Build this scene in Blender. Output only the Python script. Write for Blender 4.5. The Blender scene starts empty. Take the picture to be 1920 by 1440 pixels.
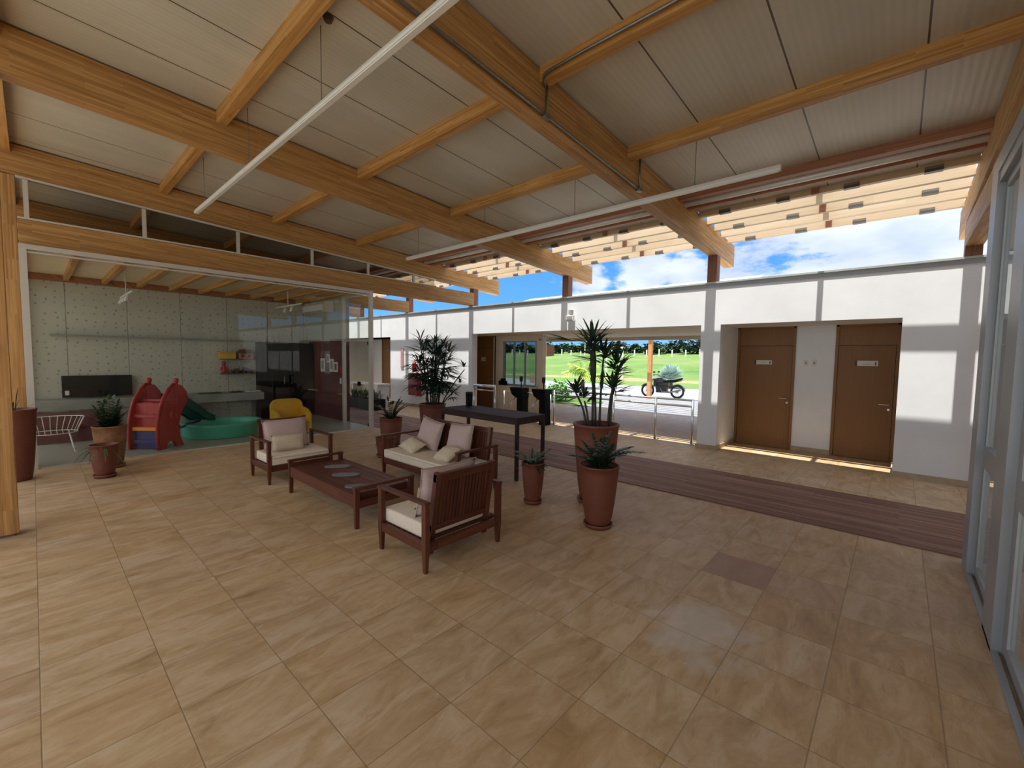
import bpy, bmesh, math, random
from mathutils import Vector, Matrix
random.seed(7)
SC = bpy.context.scene
COL = SC.collection
PI = math.pi

# ---------------------------------------------------------------- camera
cam_data = bpy.data.cameras.new('camera')
cam = bpy.data.objects.new('camera', cam_data)
COL.objects.link(cam)
Rm = Matrix(((0.7438400118632499, -0.052068800830427496, 0.6663264040478671),
             (0.6682084411329969, 0.03686667261423431, -0.7430601103874203),
             (0.014125011500545324, 0.9979627690602673, 0.06221571842929505)))
cam.matrix_world = Matrix.Translation((0, 0, 1.7)) @ Rm.to_4x4()
cam_data.sensor_width = 36.0
cam_data.lens = 806.2133712609832 / 1920 * 36.0
cam_data.clip_start = 0.05
cam_data.clip_end = 500
SC.camera = cam

# ---------------------------------------------------------------- exposure
SC.view_settings.view_transform = 'Standard'
SC.view_settings.look = 'None'
SC.view_settings.gamma = 1
SC.view_settings.use_curve_mapping = False
SC.view_settings.exposure = 0.33
try:
    SC.cycles.max_bounces = 10
    SC.cycles.diffuse_bounces = 6
    SC.cycles.glossy_bounces = 4
    SC.cycles.transparent_max_bounces = 16
    SC.cycles.use_denoising = True
    SC.cycles.sample_clamp_indirect = 6
except Exception:
    pass

# ---------------------------------------------------------------- sun
TAN = 3.4
sun_d = bpy.data.lights.new('sun', 'SUN')
sun_d.energy = 6.7
sun_d.angle = math.radians(0.55)
sun_d.color = (1.0, 0.975, 0.92)
sun = bpy.data.objects.new('sun', sun_d)
COL.objects.link(sun)
sun.location = (0, -5, 20)
sun.rotation_euler = Vector((0, 1, -TAN)).to_track_quat('-Z', 'Y').to_euler()

# ---------------------------------------------------------------- sky
world = bpy.data.worlds.new('sky')
SC.world = world
world.use_nodes = True
def build_sky():
    nt = world.node_tree; N = nt.nodes; L = nt.links
    N.clear()
    out = N.new('ShaderNodeOutputWorld'); bg = N.new('ShaderNodeBackground')
    tc = N.new('ShaderNodeTexCoord')
    sep = N.new('ShaderNodeSeparateXYZ'); L.new(tc.outputs['Generated'], sep.inputs[0])
    ramp = N.new('ShaderNodeValToRGB')
    L.new(sep.outputs['Z'], ramp.inputs[0])
    e = ramp.color_ramp.elements
    e[0].position = 0.0; e[0].color = (0.30, 0.60, 0.98, 1)
    e[1].position = 0.6; e[1].color = (0.06, 0.20, 0.62, 1)
    m = e.new(0.10); m.color = (0.13, 0.42, 0.93, 1)
    m = e.new(0.25); m.color = (0.08, 0.30, 0.85, 1)
    mp = N.new('ShaderNodeMapping'); mp.inputs['Scale'].default_value = (1, 1, 2.6)
    L.new(tc.outputs['Generated'], mp.inputs[0])
    n1 = N.new('ShaderNodeTexNoise'); n1.inputs['Scale'].default_value = 7.0
    n1.inputs['Detail'].default_value = 8; n1.inputs['Roughness'].default_value = 0.62
    L.new(mp.outputs[0], n1.inputs[0])
    n2 = N.new('ShaderNodeTexNoise'); n2.inputs['Scale'].default_value = 5.0
    n2.inputs['Detail'].default_value = 4
    L.new(mp.outputs[0], n2.inputs[0])
    # cumulus banks: direction, radius (deg)
    blobs = [((-0.0421, 0.9748, 0.2189), 9.0), ((0.06, 0.97, 0.24), 10.0), ((-0.13, 0.985, 0.15), 5.5), ((-0.25, 0.96, 0.13), 6.0),
             ((-0.435, 0.8838, 0.185), 4.0), ((-0.335, 0.9258, 0.175), 2.6), ((-0.51, 0.84, 0.165), 3.0),
             ((0.0, 0.2, 1.0), 28.0), ((0.6, -0.7, 0.5), 30.0), ((-0.7, -0.6, 0.6), 28.0), ((0.8, 0.4, 0.5), 22.0)]
    prev = None
    for d, r in blobs:
        v = Vector(d).normalized()
        dot = N.new('ShaderNodeVectorMath'); dot.operation = 'DOT_PRODUCT'
        nm = N.new('ShaderNodeVectorMath'); nm.operation = 'NORMALIZE'
        L.new(tc.outputs['Generated'], nm.inputs[0]); L.new(nm.outputs[0], dot.inputs[0])
        dot.inputs[1].default_value = v
        ac = N.new('ShaderNodeMath'); ac.operation = 'ARCCOSINE'; L.new(dot.outputs['Value'], ac.inputs[0])
        q = N.new('ShaderNodeMath'); q.operation = 'DIVIDE'; L.new(ac.outputs[0], q.inputs[0]); q.inputs[1].default_value = math.radians(r)
        s = N.new('ShaderNodeMath'); s.operation = 'SUBTRACT'; s.inputs[0].default_value = 1.0; L.new(q.outputs[0], s.inputs[1])
        if prev is None: prev = s
        else:
            mx = N.new('ShaderNodeMath'); mx.operation = 'MAXIMUM'
            L.new(prev.outputs[0], mx.inputs[0]); L.new(s.outputs[0], mx.inputs[1]); prev = mx
    cl = N.new('ShaderNodeMath'); cl.operation = 'MAXIMUM'; L.new(prev.outputs[0], cl.inputs[0]); cl.inputs[1].default_value = -0.55
    ad = N.new('ShaderNodeMath'); ad.operation = 'MULTIPLY_ADD'
    L.new(n1.outputs['Fac'], ad.inputs[0]); ad.inputs[1].default_value = 3.2; ad.inputs[2].default_value = -1.6
    sm = N.new('ShaderNodeMath'); sm.operation = 'ADD'; L.new(ad.outputs[0], sm.inputs[0]); L.new(cl.outputs[0], sm.inputs[1])
    mr = N.new('ShaderNodeMapRange'); mr.interpolation_type = 'SMOOTHSTEP'
    mr.inputs['From Min'].default_value = -0.15; mr.inputs['From Max'].default_value = 0.35
    L.new(sm.outputs[0], mr.inputs['Value'])
    cr = N.new('ShaderNodeValToRGB'); L.new(n2.outputs['Fac'], cr.inputs[0])
    cr.color_ramp.elements[0].position = 0.35; cr.color_ramp.elements[0].color = (0.50, 0.60, 0.80, 1)
    cr.color_ramp.elements[1].position = 0.62; cr.color_ramp.elements[1].color = (0.80, 0.86, 0.96, 1)
    mix = N.new('ShaderNodeMix'); mix.data_type = 'RGBA'
    L.new(mr.outputs[0], mix.inputs['Factor']); L.new(ramp.outputs[0], mix.inputs['A']); L.new(cr.outputs[0], mix.inputs['B'])
    # upper sky out of view strengthened, added to fill the interior
    mb = N.new('ShaderNodeMapRange'); L.new(sep.outputs['Z'], mb.inputs['Value'])
    mb.inputs['From Min'].default_value = 0.32; mb.inputs['From Max'].default_value = 0.8
    mb.inputs['To Min'].default_value = 1.0; mb.inputs['To Max'].default_value = 2.4
    # unseen sun's side of the sky whitened and boosted to light the floor
    fill = N.new('ShaderNodeMapRange'); fill.interpolation_type = 'SMOOTHSTEP'; L.new(sep.outputs['Y'], fill.inputs['Value'])
    fill.inputs['From Min'].default_value = 0.25; fill.inputs['From Max'].default_value = -0.35
    mh = N.new('ShaderNodeMix'); mh.data_type = 'RGBA'
    hf = N.new('ShaderNodeMath'); hf.operation = 'MULTIPLY'; hf.inputs[1].default_value = 0.65; L.new(fill.outputs[0], hf.inputs[0])
    L.new(hf.outputs[0], mh.inputs['Factor']); L.new(mix.outputs['Result'], mh.inputs['A']); mh.inputs['B'].default_value = (0.95, 0.96, 0.90, 1)
    st = N.new('ShaderNodeMath'); st.operation = 'MULTIPLY_ADD'; L.new(fill.outputs[0], st.inputs[0]); st.inputs[1].default_value = 0.2; L.new(mb.outputs[0], st.inputs[2])
    L.new(mh.outputs['Result'], bg.inputs['Color']); L.new(st.outputs[0], bg.inputs['Strength'])
    L.new(bg.outputs[0], out.inputs[0])
build_sky()

# ================================================================ materials
M = {}
class NT:
    def __init__(s, name):
        s.m = bpy.data.materials.new(name); s.m.use_nodes = True
        s.nt = s.m.node_tree; s.N = s.nt.nodes; s.L = s.nt.links
        s.bsdf = s.N['Principled BSDF']; s.out = s.N['Material Output']
        s.tc = s.N.new('ShaderNodeTexCoord')
    def n(s, t, **k):
        x = s.N.new(t)
        for a, b in k.items(): setattr(x, a, b)
        return x
    def link(s, a, b): s.L.new(a, b)
    def math(s, op, a, b=None, c=None):
        x = s.N.new('ShaderNodeMath'); x.operation = op
        for i, v in enumerate((a, b, c)):
            if v is None: continue
            if isinstance(v, (int, float)): x.inputs[i].default_value = v
            else: s.L.new(v, x.inputs[i])
        return x.outputs[0]
    def mix(s, f, a, b, blend='MIX'):
        x = s.N.new('ShaderNodeMix'); x.data_type = 'RGBA'; x.blend_type = blend
        for key, v in (('Factor', f), ('A', a), ('B', b)):
            if isinstance(v, (int, float)): x.inputs[key].default_value = v
            elif isinstance(v, tuple): x.inputs[key].default_value = (v[0], v[1], v[2], 1)
            else: s.L.new(v, x.inputs[key])
        return x.outputs['Result']
    def noise(s, vec, scale, detail=3, rough=0.5, dist=0.0):
        x = s.N.new('ShaderNodeTexNoise'); x.inputs['Scale'].default_value = scale
        x.inputs['Detail'].default_value = detail; x.inputs['Roughness'].default_value = rough
        x.inputs['Distortion'].default_value = dist
        s.L.new(vec, x.inputs['Vector']); return x.outputs['Fac']
    def ramp(s, f, stops):
        x = s.N.new('ShaderNodeValToRGB'); s.L.new(f, x.inputs[0])
        e = x.color_ramp.elements
        while len(e) < len(stops): e.new(0.5)
        for i, (p, c) in enumerate(stops):
            e[i].position = p; e[i].color = (c[0], c[1], c[2], 1)
        return x.outputs[0]
    def mapping(s, vec, scale=(1, 1, 1), loc=(0, 0, 0), rot=(0, 0, 0)):
        x = s.N.new('ShaderNodeMapping'); s.L.new(vec, x.inputs[0])
        x.inputs['Scale'].default_value = scale; x.inputs['Location'].default_value = loc; x.inputs['Rotation'].default_value = rot
        return x.outputs[0]
    def sep(s, vec):
        x = s.N.new('ShaderNodeSeparateXYZ'); s.L.new(vec, x.inputs[0]); return x.outputs
    def comb(s, a, b, c=0.0):
        x = s.N.new('ShaderNodeCombineXYZ')
        for i, v in enumerate((a, b, c)):
            if isinstance(v, (int, float)): x.inputs[i].default_value = v
            else: s.L.new(v, x.inputs[i])
        return x.outputs[0]
    def bump(s, h, strength=0.3, dist=0.01):
        x = s.N.new('ShaderNodeBump'); x.inputs['Strength'].default_value = strength
        x.inputs['Distance'].default_value = dist
        s.L.new(h, x.inputs['Height']); s.L.new(x.outputs[0], s.bsdf.inputs['Normal'])

def plain(key, col, rough=0.6, metal=0.0, var=0.0, scale=8.0, spec=0.5, bump=0.0):
    t = NT(key); b = t.bsdf
    b.inputs['Roughness'].default_value = rough; b.inputs['Metallic'].default_value = metal
    b.inputs['Specular IOR Level'].default_value = spec
    if var > 0 or bump > 0:
        f = t.noise(t.tc.outputs['Object'], scale, 4, 0.6)
        if var > 0:
            lo = tuple(c * (1 - var) for c in col); hi = tuple(min(1, c * (1 + var)) for c in col)
            t.link(t.ramp(f, [(0.3, lo), (0.7, hi)]), b.inputs['Base Color'])
        else: b.inputs['Base Color'].default_value = (*col, 1)
        if bump > 0: t.bump(f, bump, 0.01)
    else:
        f = t.noise(t.tc.outputs['Object'], scale, 2, 0.5)
        t.link(t.ramp(f, [(0.3, tuple(c * 0.97 for c in col)), (0.7, col)]), b.inputs['Base Color'])
    M[key] = t.m
    return t

def wood(key, axis, dark, mid, light, rough=0.55, lam=0.021, blen=0.75, spec=0.35):
    """glued laminated timber; axis = length direction of the member"""
    t = NT(key); b = t.bsdf
    oi = t.n('ShaderNodeObjectInfo')
    sp = t.sep(t.tc.outputs['Object'])
    off = t.math('MULTIPLY', oi.outputs['Random'], 37.0)
    if axis == 'Y': u, v = sp['Y'], t.math('ADD', sp['Z'], t.math('MULTIPLY_ADD', sp['Y'], 0.0535, sp['X']))
    elif axis == 'X': u, v = sp['X'], t.math('ADD', sp['Z'], sp['Y'])
    else: u, v = sp['Z'], t.math('ADD', sp['X'], sp['Y'])
    uu = t.math('ADD', u, off); vv = t.math('ADD', v, t.math('MULTIPLY', off, 0.13))
    vec = t.comb(uu, vv)
    br = t.n('ShaderNodeTexBrick'); t.link(vec, br.inputs['Vector'])
    br.inputs['Scale'].default_value = 1.0; br.inputs['Mortar Size'].default_value = 0.0006
    br.inputs['Brick Width'].default_value = blen; br.inputs['Row Height'].default_value = lam
    br.inputs['Color1'].default_value = (0, 0, 0, 1); br.inputs['Color2'].default_value = (1, 1, 1, 1)
    br.inputs['Mortar'].default_value = (0.25, 0.25, 0.25, 1); br.offset = 0.37
    g = t.noise(t.comb(t.math('MULTIPLY', uu, 1.6), t.math('MULTIPLY', vv, 55.0)), 1.0, 4, 0.6, 0.3)
    f = t.math('ADD', t.math('MULTIPLY', br.outputs['Color'], 0.26), t.math('MULTIPLY', g, 0.75))
    t.link(t.ramp(f, [(0.22, dark), (0.5, mid), (0.8, light)]), b.inputs['Base Color'])
    b.inputs['Roughness'].default_value = rough; b.inputs['Specular IOR Level'].default_value = spec
    t.bump(g, 0.08, 0.004)
    M[key] = t.m

GD, GM_, GL = (0.25, 0.115, 0.032), (0.43, 0.22, 0.070), (0.62, 0.37, 0.145)
wood('glulam_y', 'Y', GD, GM_, GL)
wood('glulam_x', 'X', GD, (0.47, 0.235, 0.066), (0.66, 0.385, 0.13))
wood('glulam_z', 'Z', GD, (0.46, 0.24, 0.08), (0.64, 0.385, 0.155))
wood('redwood_x', 'X', (0.22, 0.085, 0.04), (0.33, 0.14, 0.07), (0.45, 0.21, 0.11))
wood('redwood_z', 'Z', (0.12, 0.045, 0.022), (0.19, 0.075, 0.036), (0.28, 0.12, 0.06))
wood('slat_x', 'X', (0.46, 0.33, 0.20), (0.56, 0.425, 0.28), (0.64, 0.51, 0.36), lam=0.2, blen=3)
wood('dark_wood', 'Y', (0.058, 0.016, 0.009), (0.10, 0.029, 0.016), (0.155, 0.050, 0.026), rough=0.42, lam=0.06, blen=2)
wood('dark_wood_x', 'X', (0.058, 0.016, 0.009), (0.10, 0.029, 0.016), (0.155, 0.050, 0.026), rough=0.42, lam=0.06, blen=2)
wood('dark_wood_z', 'Z', (0.058, 0.016, 0.009), (0.10, 0.029, 0.016), (0.155, 0.050, 0.026), rough=0.42, lam=0.06, blen=2)
wood('console_wood', 'X', (0.022, 0.012, 0.011), (0.035, 0.020, 0.018), (0.06, 0.035, 0.03), rough=0.6, spec=0.2, lam=0.07, blen=2)
wood('deck_wood', 'X', (0.12, 0.056, 0.036), (0.24, 0.125, 0.084), (0.42, 0.26, 0.19), rough=0.6, spec=0.2, lam=0.0545, blen=2.2)
wood('door_wood', 'Z', (0.205, 0.093, 0.027), (0.235, 0.110, 0.033), (0.265, 0.128, 0.040), rough=0.5, lam=0.5, blen=4)

def floor_mat():
    t = NT('stone_tiles'); b = t.bsdf
    P = t.tc.outputs['Object']; s = t.sep(P)
    T = 0.449
    fx = t.math('DIVIDE', t.math('ADD', s['X'], 0.205), T); fy = t.math('DIVIDE', t.math('ADD', s['Y'], -0.415), T)
    cx = t.math('FLOOR', fx); cy = t.math('FLOOR', fy)
    rx = t.math('ABSOLUTE', t.math('SUBTRACT', t.math('FRACT', fx), 0.5)); ry = t.math('ABSOLUTE', t.math('SUBTRACT', t.math('FRACT', fy), 0.5))
    edge = t.math('MAXIMUM', rx, ry)
    g = t.n('ShaderNodeMapRange'); t.link(edge, g.inputs['Value']); g.inputs['From Min'].default_value = 0.4915; g.inputs['From Max'].default_value = 0.497
    wn = t.n('ShaderNodeTexWhiteNoise'); wn.noise_dimensions = '2D'; t.link(t.comb(cx, cy), wn.inputs['Vector'])
    r1 = wn.outputs['Value']; rc = t.sep(wn.outputs['Color'])
    # veins whose direction and offset change per tile
    off = t.comb(t.math('MULTIPLY', rc['X'], 30.0), t.math('MULTIPLY', rc['Y'], 30.0), t.math('MULTIPLY', rc['Z'], 9.0))
    va = t.n('ShaderNodeVectorMath'); va.operation = 'ADD'; t.link(P, va.inputs[0]); t.link(off, va.inputs[1])
    mp = t.mapping(va.outputs[0], (3.9, 1.3, 1), (0, 0, 0), (0, 0, 0.30))
    v1 = t.noise(mp, 1.7, 9, 0.68, 0.9)
    v4 = t.noise(t.mapping(va.outputs[0], (13.0, 3.0, 1), (0, 0, 0), (0, 0, 0.25)), 1.6, 6, 0.7, 1.6)
    v2 = t.noise(va.outputs[0], 26.0, 4, 0.6)
    v3 = t.noise(P, 0.9, 3, 0.5)
    col = t.ramp(v1, [(0.22, (0.27, 0.185, 0.10)), (0.38, (0.47, 0.335, 0.195)), (0.52, (0.58, 0.435, 0.285)), (0.62, (0.64, 0.515, 0.375)), (0.80, (0.71, 0.60, 0.47))])
    tint = t.ramp(r1, [(0.0, (0.92, 0.80, 0.62)), (0.35, (1.0, 0.94, 0.84)), (0.7, (0.93, 0.86, 0.80)), (1.0, (1.0, 0.88, 0.70))])
    col = t.mix(0.85, col, tint, 'MULTIPLY')
    col = t.mix(t.math('MULTIPLY', v2, 0.22), col, (0.36, 0.24, 0.13))
    sk = t.n('ShaderNodeMapRange'); t.link(v4, sk.inputs['Value']); sk.inputs['From Min'].default_value = 0.56; sk.inputs['From Max'].default_value = 0.72; sk.inputs['To Max'].default_value = 0.5
    col = t.mix(sk.outputs[0], col, (0.27, 0.20, 0.13))
    col = t.mix(0.28, col, t.ramp(v3, [(0.35, (0.72, 0.66, 0.6)), (0.65, (1.0, 1.0, 1.0))]), 'MULTIPLY')
    # two mauve replacement tiles and an irregular pale patch
    def tile_is(ix, iy, amt, c, col):
        a = t.math('COMPARE', cx, float(ix), 0.1); d = t.math('COMPARE', cy, float(iy), 0.1)
        return t.mix(t.math('MULTIPLY', t.math('MULTIPLY', a, d), amt), col, c)
    col = tile_is(-2, 7, 0.62, (0.30, 0.17, 0.13), col)
    col = tile_is(-1, 7, 0.25, (0.40, 0.28, 0.24), col)
    dx = t.math('DIVIDE', t.math('ADD', s['X'], 0.86), 0.34); dy = t.math('DIVIDE', t.math('ADD', s['Y'], -2.72), 0.42)
    dd = t.math('SQRT', t.math('ADD', t.math('POWER', t.math('ABSOLUTE', dx), 2.0), t.math('POWER', t.math('ABSOLUTE', dy), 2.0)))
    dn = t.math('ADD', dd, t.math('MULTIPLY', t.math('SUBTRACT', t.noise(P, 5.0, 4), 0.5), 1.9))
    mr = t.n('ShaderNodeMapRange'); mr.interpolation_type = 'SMOOTHSTEP'; t.link(dn, mr.inputs['Value'])
    mr.inputs['From Min'].default_value = 1.05; mr.inputs['From Max'].default_value = 0.45; mr.inputs['To Max'].default_value = 0.55
    col = t.mix(mr.outputs[0], col, (0.60, 0.56, 0.50))
    col = t.mix(t.math('MULTIPLY', g.outputs[0], 0.62), col, (0.22, 0.145, 0.075))
    t.link(col, b.inputs['Base Color'])
    t.link(t.ramp(v1, [(0.3, (0.42,) * 3), (0.7, (0.56,) * 3)]), b.inputs['Roughness'])
    b.inputs['Specular IOR Level'].default_value = 0.22
    h = t.math('SUBTRACT', t.math('MULTIPLY', v2, 0.25), g.outputs[0])
    t.bump(h, 0.35, 0.004)
    M['stone_tiles'] = t.m
floor_mat()

def ceiling_mat():
    t = NT('roof_panel'); b = t.bsdf
    P = t.tc.outputs['Object']; s = t.sep(P)
    f = t.math('FRACT', t.math('DIVIDE', t.math('ADD', s['X'], -0.045 + 30 * 0.905), 0.905))
    e = t.math('ABSOLUTE', t.math('SUBTRACT', f, 0.5))
    g = t.math('GREATER_THAN', e, 0.4915)
    rib = t.math('SINE', t.math('MULTIPLY', s['X'], 2 * PI / 0.0603))
    n = t.noise(t.mapping(P, (1, 0.3, 1)), 2.2, 4)
    col = t.ramp(n, [(0.3, (0.51, 0.475, 0.39)), (0.7, (0.60, 0.56, 0.475))])
    col = t.mix(t.math('MULTIPLY_ADD', rib, 0.05, 0.05), col, (0.28, 0.25, 0.21))
    n2 = t.noise(t.mapping(P, (14, 0.25, 1)), 1.0, 3)
    col = t.mix(t.math('MULTIPLY', t.math('GREATER_THAN', n2, 0.62), 0.10), col, (0.35, 0.30, 0.26))
    col = t.mix(g, col, (0.10, 0.075, 0.055))
    t.link(col, b.inputs['Base Color']); b.inputs['Roughness'].default_value = 0.45
    t.bump(rib, 0.12, 0.004)
    M['roof_panel'] = t.m
ceiling_mat()

def wall_mat():
    t = NT('white_render'); b = t.bsdf
    P = t.tc.outputs['Object']
    n = t.noise(P, 1.3, 5, 0.6); n2 = t.noise(t.mapping(P, (5, 5, 1.1)), 1.6, 5, 0.7)
    col = t.ramp(n, [(0.3, (0.71, 0.715, 0.72)), (0.7, (0.80, 0.805, 0.81))])
    st = t.n('ShaderNodeMapRange'); t.link(n2, st.inputs['Value']); st.inputs['From Min'].default_value = 0.68; st.inputs['From Max'].default_value = 0.80
    col = t.mix(t.math('MULTIPLY', st.outputs[0], 0.30), col, (0.45, 0.42, 0.38))
    t.link(col, b.inputs['Base Color']); b.inputs['Roughness'].default_value = 0.85
    t.bump(t.noise(P, 60, 3), 0.08, 0.003)
    M['white_render'] = t.m
wall_mat()
plain('beige_render', (0.66, 0.58, 0.45), 0.8, var=0.05, scale=3)
plain('stone_base', (0.42, 0.32, 0.21), 0.6, var=0.15, scale=6)
plain('grey_floor', (0.33, 0.33, 0.29), 0.35, var=0.08, scale=2)
plain('concrete', (0.30, 0.30, 0.28), 0.45, var=0.15, scale=4)
plain('alum', (0.34, 0.355, 0.37), 0.42, 0.25, var=0.03, scale=2)
plain('alum_light', (0.62, 0.58, 0.52), 0.45, 0.25, var=0.03)
plain('alum_dark', (0.05, 0.05, 0.055), 0.5, 0.2)
plain('steel', (0.62, 0.62, 0.62), 0.25, 0.9, var=0.04)
plain('galv', (0.24, 0.22, 0.20), 0.38, 0.7, var=0.12, scale=9)
plain('gutter', (0.80, 0.79, 0.76), 0.35, 0.1, var=0.05)
plain('dark_pipe', (0.09, 0.075, 0.06), 0.5, 0.3, var=0.1)
plain('lamp_white', (0.72, 0.70, 0.64), 0.4)
plain('cushion_cream', (0.72, 0.62, 0.50), 0.9, var=0.04, scale=30, bump=0.15)
plain('cushion_pink', (0.50, 0.37, 0.34), 0.92, var=0.05, scale=40, bump=0.2)
plain('cushion_sand', (0.62, 0.52, 0.38), 0.92, var=0.07, scale=45, bump=0.25)
plain('terracotta', (0.155, 0.044, 0.024), 0.55, var=0.12, scale=6)
plain('terracotta_bright', (0.19, 0.055, 0.030), 0.55, var=0.12, scale=6)
plain('terracotta_worn', (0.24, 0.11, 0.045), 0.65, var=0.35, scale=14)
plain('soil', (0.035, 0.022, 0.014), 0.95, var=0.3, scale=30)
plain('leaf_dark', (0.020, 0.050, 0.026), 0.45, var=0.35, scale=9)
plain('leaf_zz', (0.028, 0.060, 0.020), 0.35, var=0.35, scale=9)
plain('leaf_mid', (0.07, 0.11, 0.04), 0.5, var=0.4, scale=9)
plain('cane', (0.045, 0.045, 0.025), 0.7, var=0.4, scale=20)
plain('slate', (0.17, 0.18, 0.19), 0.5, var=0.15, scale=14)
plain('black', (0.006, 0.006, 0.007), 0.6, spec=0.08)
plain('black_panel', (0.006, 0.006, 0.007), 0.5, spec=0.2)
plain('cabinet_dark', (0.008, 0.007, 0.006), 0.6, spec=0.2, var=0.1)
plain('cabinet_white', (0.40, 0.42, 0.37), 0.5)
plain('maroon', (0.115, 0.028, 0.030), 0.6, var=0.08, scale=2)
plain('red_plastic', (0.42, 0.018, 0.022), 0.35, var=0.06)
plain('red_metal', (0.50, 0.015, 0.015), 0.4)
plain('red_dark', (0.30, 0.02, 0.02), 0.5)
plain('green_plastic', (0.005, 0.07, 0.055), 0.35)
plain('pool_green', (0.06, 0.42, 0.30), 0.35, var=0.08, scale=2)
plain('yellow_plastic', (0.72, 0.40, 0.03), 0.4, var=0.05)
plain('orange_plastic', (0.85, 0.30, 0.03), 0.4)
plain('blue_plastic', (0.03, 0.03, 0.16), 0.4)
plain('purple_plastic', (0.12, 0.06, 0.14), 0.5)
plain('white_plastic', (0.75, 0.74, 0.70), 0.4)
plain('paper', (0.72, 0.68, 0.62), 0.8)
plain('ink', (0.10, 0.08, 0.08), 0.8)
plain('grey_ink', (0.33, 0.31, 0.29), 0.8)
plain('toy_brown', (0.16, 0.07, 0.04), 0.6, var=0.3)
plain('toy_pink', (0.45, 0.22, 0.20), 0.6, var=0.2)
plain('pavement', (0.27, 0.265, 0.245), 0.8, var=0.08, scale=0.7)
plain('court_paving', (0.27, 0.265, 0.22), 0.8, var=0.05, scale=0.7)
plain('tyre', (0.015, 0.015, 0.016), 0.7)
plain('moto_body', (0.03, 0.03, 0.035), 0.3)
plain('orange_wood', (0.62, 0.28, 0.11), 0.6, var=0.1)
plain('fence_white', (0.70, 0.68, 0.62), 0.8)
plain('tree_dark', (0.022, 0.045, 0.025), 0.9, var=0.5, scale=1.2)
plain('tree_mid', (0.035, 0.075, 0.03), 0.9, var=0.5, scale=1.2)
plain('tree_trunk', (0.12, 0.08, 0.05), 0.9)
plain('palm_yellow', (0.36, 0.50, 0.06), 0.6, var=0.3, scale=4)
plain('palm_silver', (0.36, 0.47, 0.42), 0.6, var=0.2, scale=4)
plain('shrub_green', (0.14, 0.40, 0.05), 0.7, var=0.3, scale=6)
plain('canopy_cream', (0.55, 0.46, 0.33), 0.8, var=0.05)
plain('dome_green', (0.005, 0.22, 0.09), 0.5, var=0.05)
plain('roof_glass_panel', (0.55, 0.70, 0.66), 0.3)
plain('brick_red', (0.16, 0.06, 0.04), 0.9, var=0.3, scale=3)

def grass_mat():
    t = NT('grass'); b = t.bsdf; P = t.tc.outputs['Object']
    n = t.noise(P, 0.12, 6, 0.65); n2 = t.noise(P, 1.6, 5, 0.7)
    col = t.ramp(n, [(0.3, (0.06, 0.135, 0.018)), (0.5, (0.115, 0.20, 0.03)), (0.68, (0.20, 0.22, 0.07))])
    col = t.mix(0.5, col, t.ramp(n2, [(0.3, (0.6, 0.6, 0.6)), (0.7, (1, 1, 1))]), 'MULTIPLY')
    s = t.sep(P)
    br = t.math('MULTIPLY', t.math('LESS_THAN', t.math('ABSOLUTE', t.math('SUBTRACT', t.math('MULTIPLY_ADD', t.noise(P, 0.3, 4), 2.5, s['Y']), 31.5)), 0.7), 0.7)
    col = t.mix(br, col, (0.36, 0.22, 0.11))
    t.link(col, b.inputs['Base Color']); b.inputs['Roughness'].default_value = 0.95
    t.bump(n2, 0.6, 0.1)
    M['grass'] = t.m
grass_mat()

def dot_wall():
    t = NT('dotted_wallpaper'); b = t.bsdf; P = t.tc.outputs['Object']; s = t.sep(P)
    v = t.comb(s['Y'], s['Z'])
    vo = t.n('ShaderNodeTexVoronoi'); vo.voronoi_dimensions = '2D'; vo.inputs['Scale'].default_value = 7.0; vo.inputs['Randomness'].default_value = 0.62
    t.link(v, vo.inputs['Vector'])
    d = t.math('LESS_THAN', vo.outputs['Distance'], 0.125)
    sc = t.sep(vo.outputs['Color'])
    d = t.math('MULTIPLY', d, t.math('MULTIPLY_ADD', sc['X'], 0.5, 0.2))
    base = t.mix(t.noise(P, 30, 3), (0.52, 0.51, 0.43), (0.58, 0.57, 0.49))
    dc = t.ramp(sc['Y'], [(0.3, (0.12, 0.14, 0.13)), (0.5, (0.15, 0.17, 0.11)), (0.75, (0.22, 0.13, 0.09))])
    col = t.mix(d, base, dc)
    j = t.math('LESS_THAN', t.math('FRACT', t.math('DIVIDE', t.math('ADD', s['Y'], 9.76), 0.93)), 0.014)
    col = t.mix(t.math('MULTIPLY', j, 0.7), col, (0.12, 0.12, 0.10))
    t.link(col, b.inputs['Base Color']); b.inputs['Roughness'].default_value = 0.8
    M['dotted_wallpaper'] = t.m
dot_wall()

def glass(key, tint, ior=1.5, dark=1.0):
    t = NT(key)
    t.N.remove(t.bsdf)
    tr = t.n('ShaderNodeBsdfTransparent'); tr.inputs[0].default_value = (*tint, 1)
    gl = t.n('ShaderNodeBsdfGlossy'); gl.inputs['Roughness'].default_value = 0.0; gl.inputs[0].default_value = (0.95, 0.97, 0.96, 1)
    fr = t.n('ShaderNodeFresnel'); fr.inputs[0].default_value = ior
    geo = t.n('ShaderNodeNewGeometry'); fac = t.math('MULTIPLY', fr.outputs[0], t.math('SUBTRACT', 1.0, geo.outputs['Backfacing']))
    mx = t.n('ShaderNodeMixShader'); t.link(fac, mx.inputs[0]); t.link(tr.outputs[0], mx.inputs[1]); t.link(gl.outputs[0], mx.inputs[2])
    t.link(mx.outputs[0], t.out.inputs[0])
    M[key] = t.m
glass('glass', (0.95, 0.965, 0.95), 1.58)
glass('glass_dark', (0.42, 0.47, 0.49), 1.6)
glass('glass_smoke', (0.70, 0.67, 0.63), 1.5)

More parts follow.
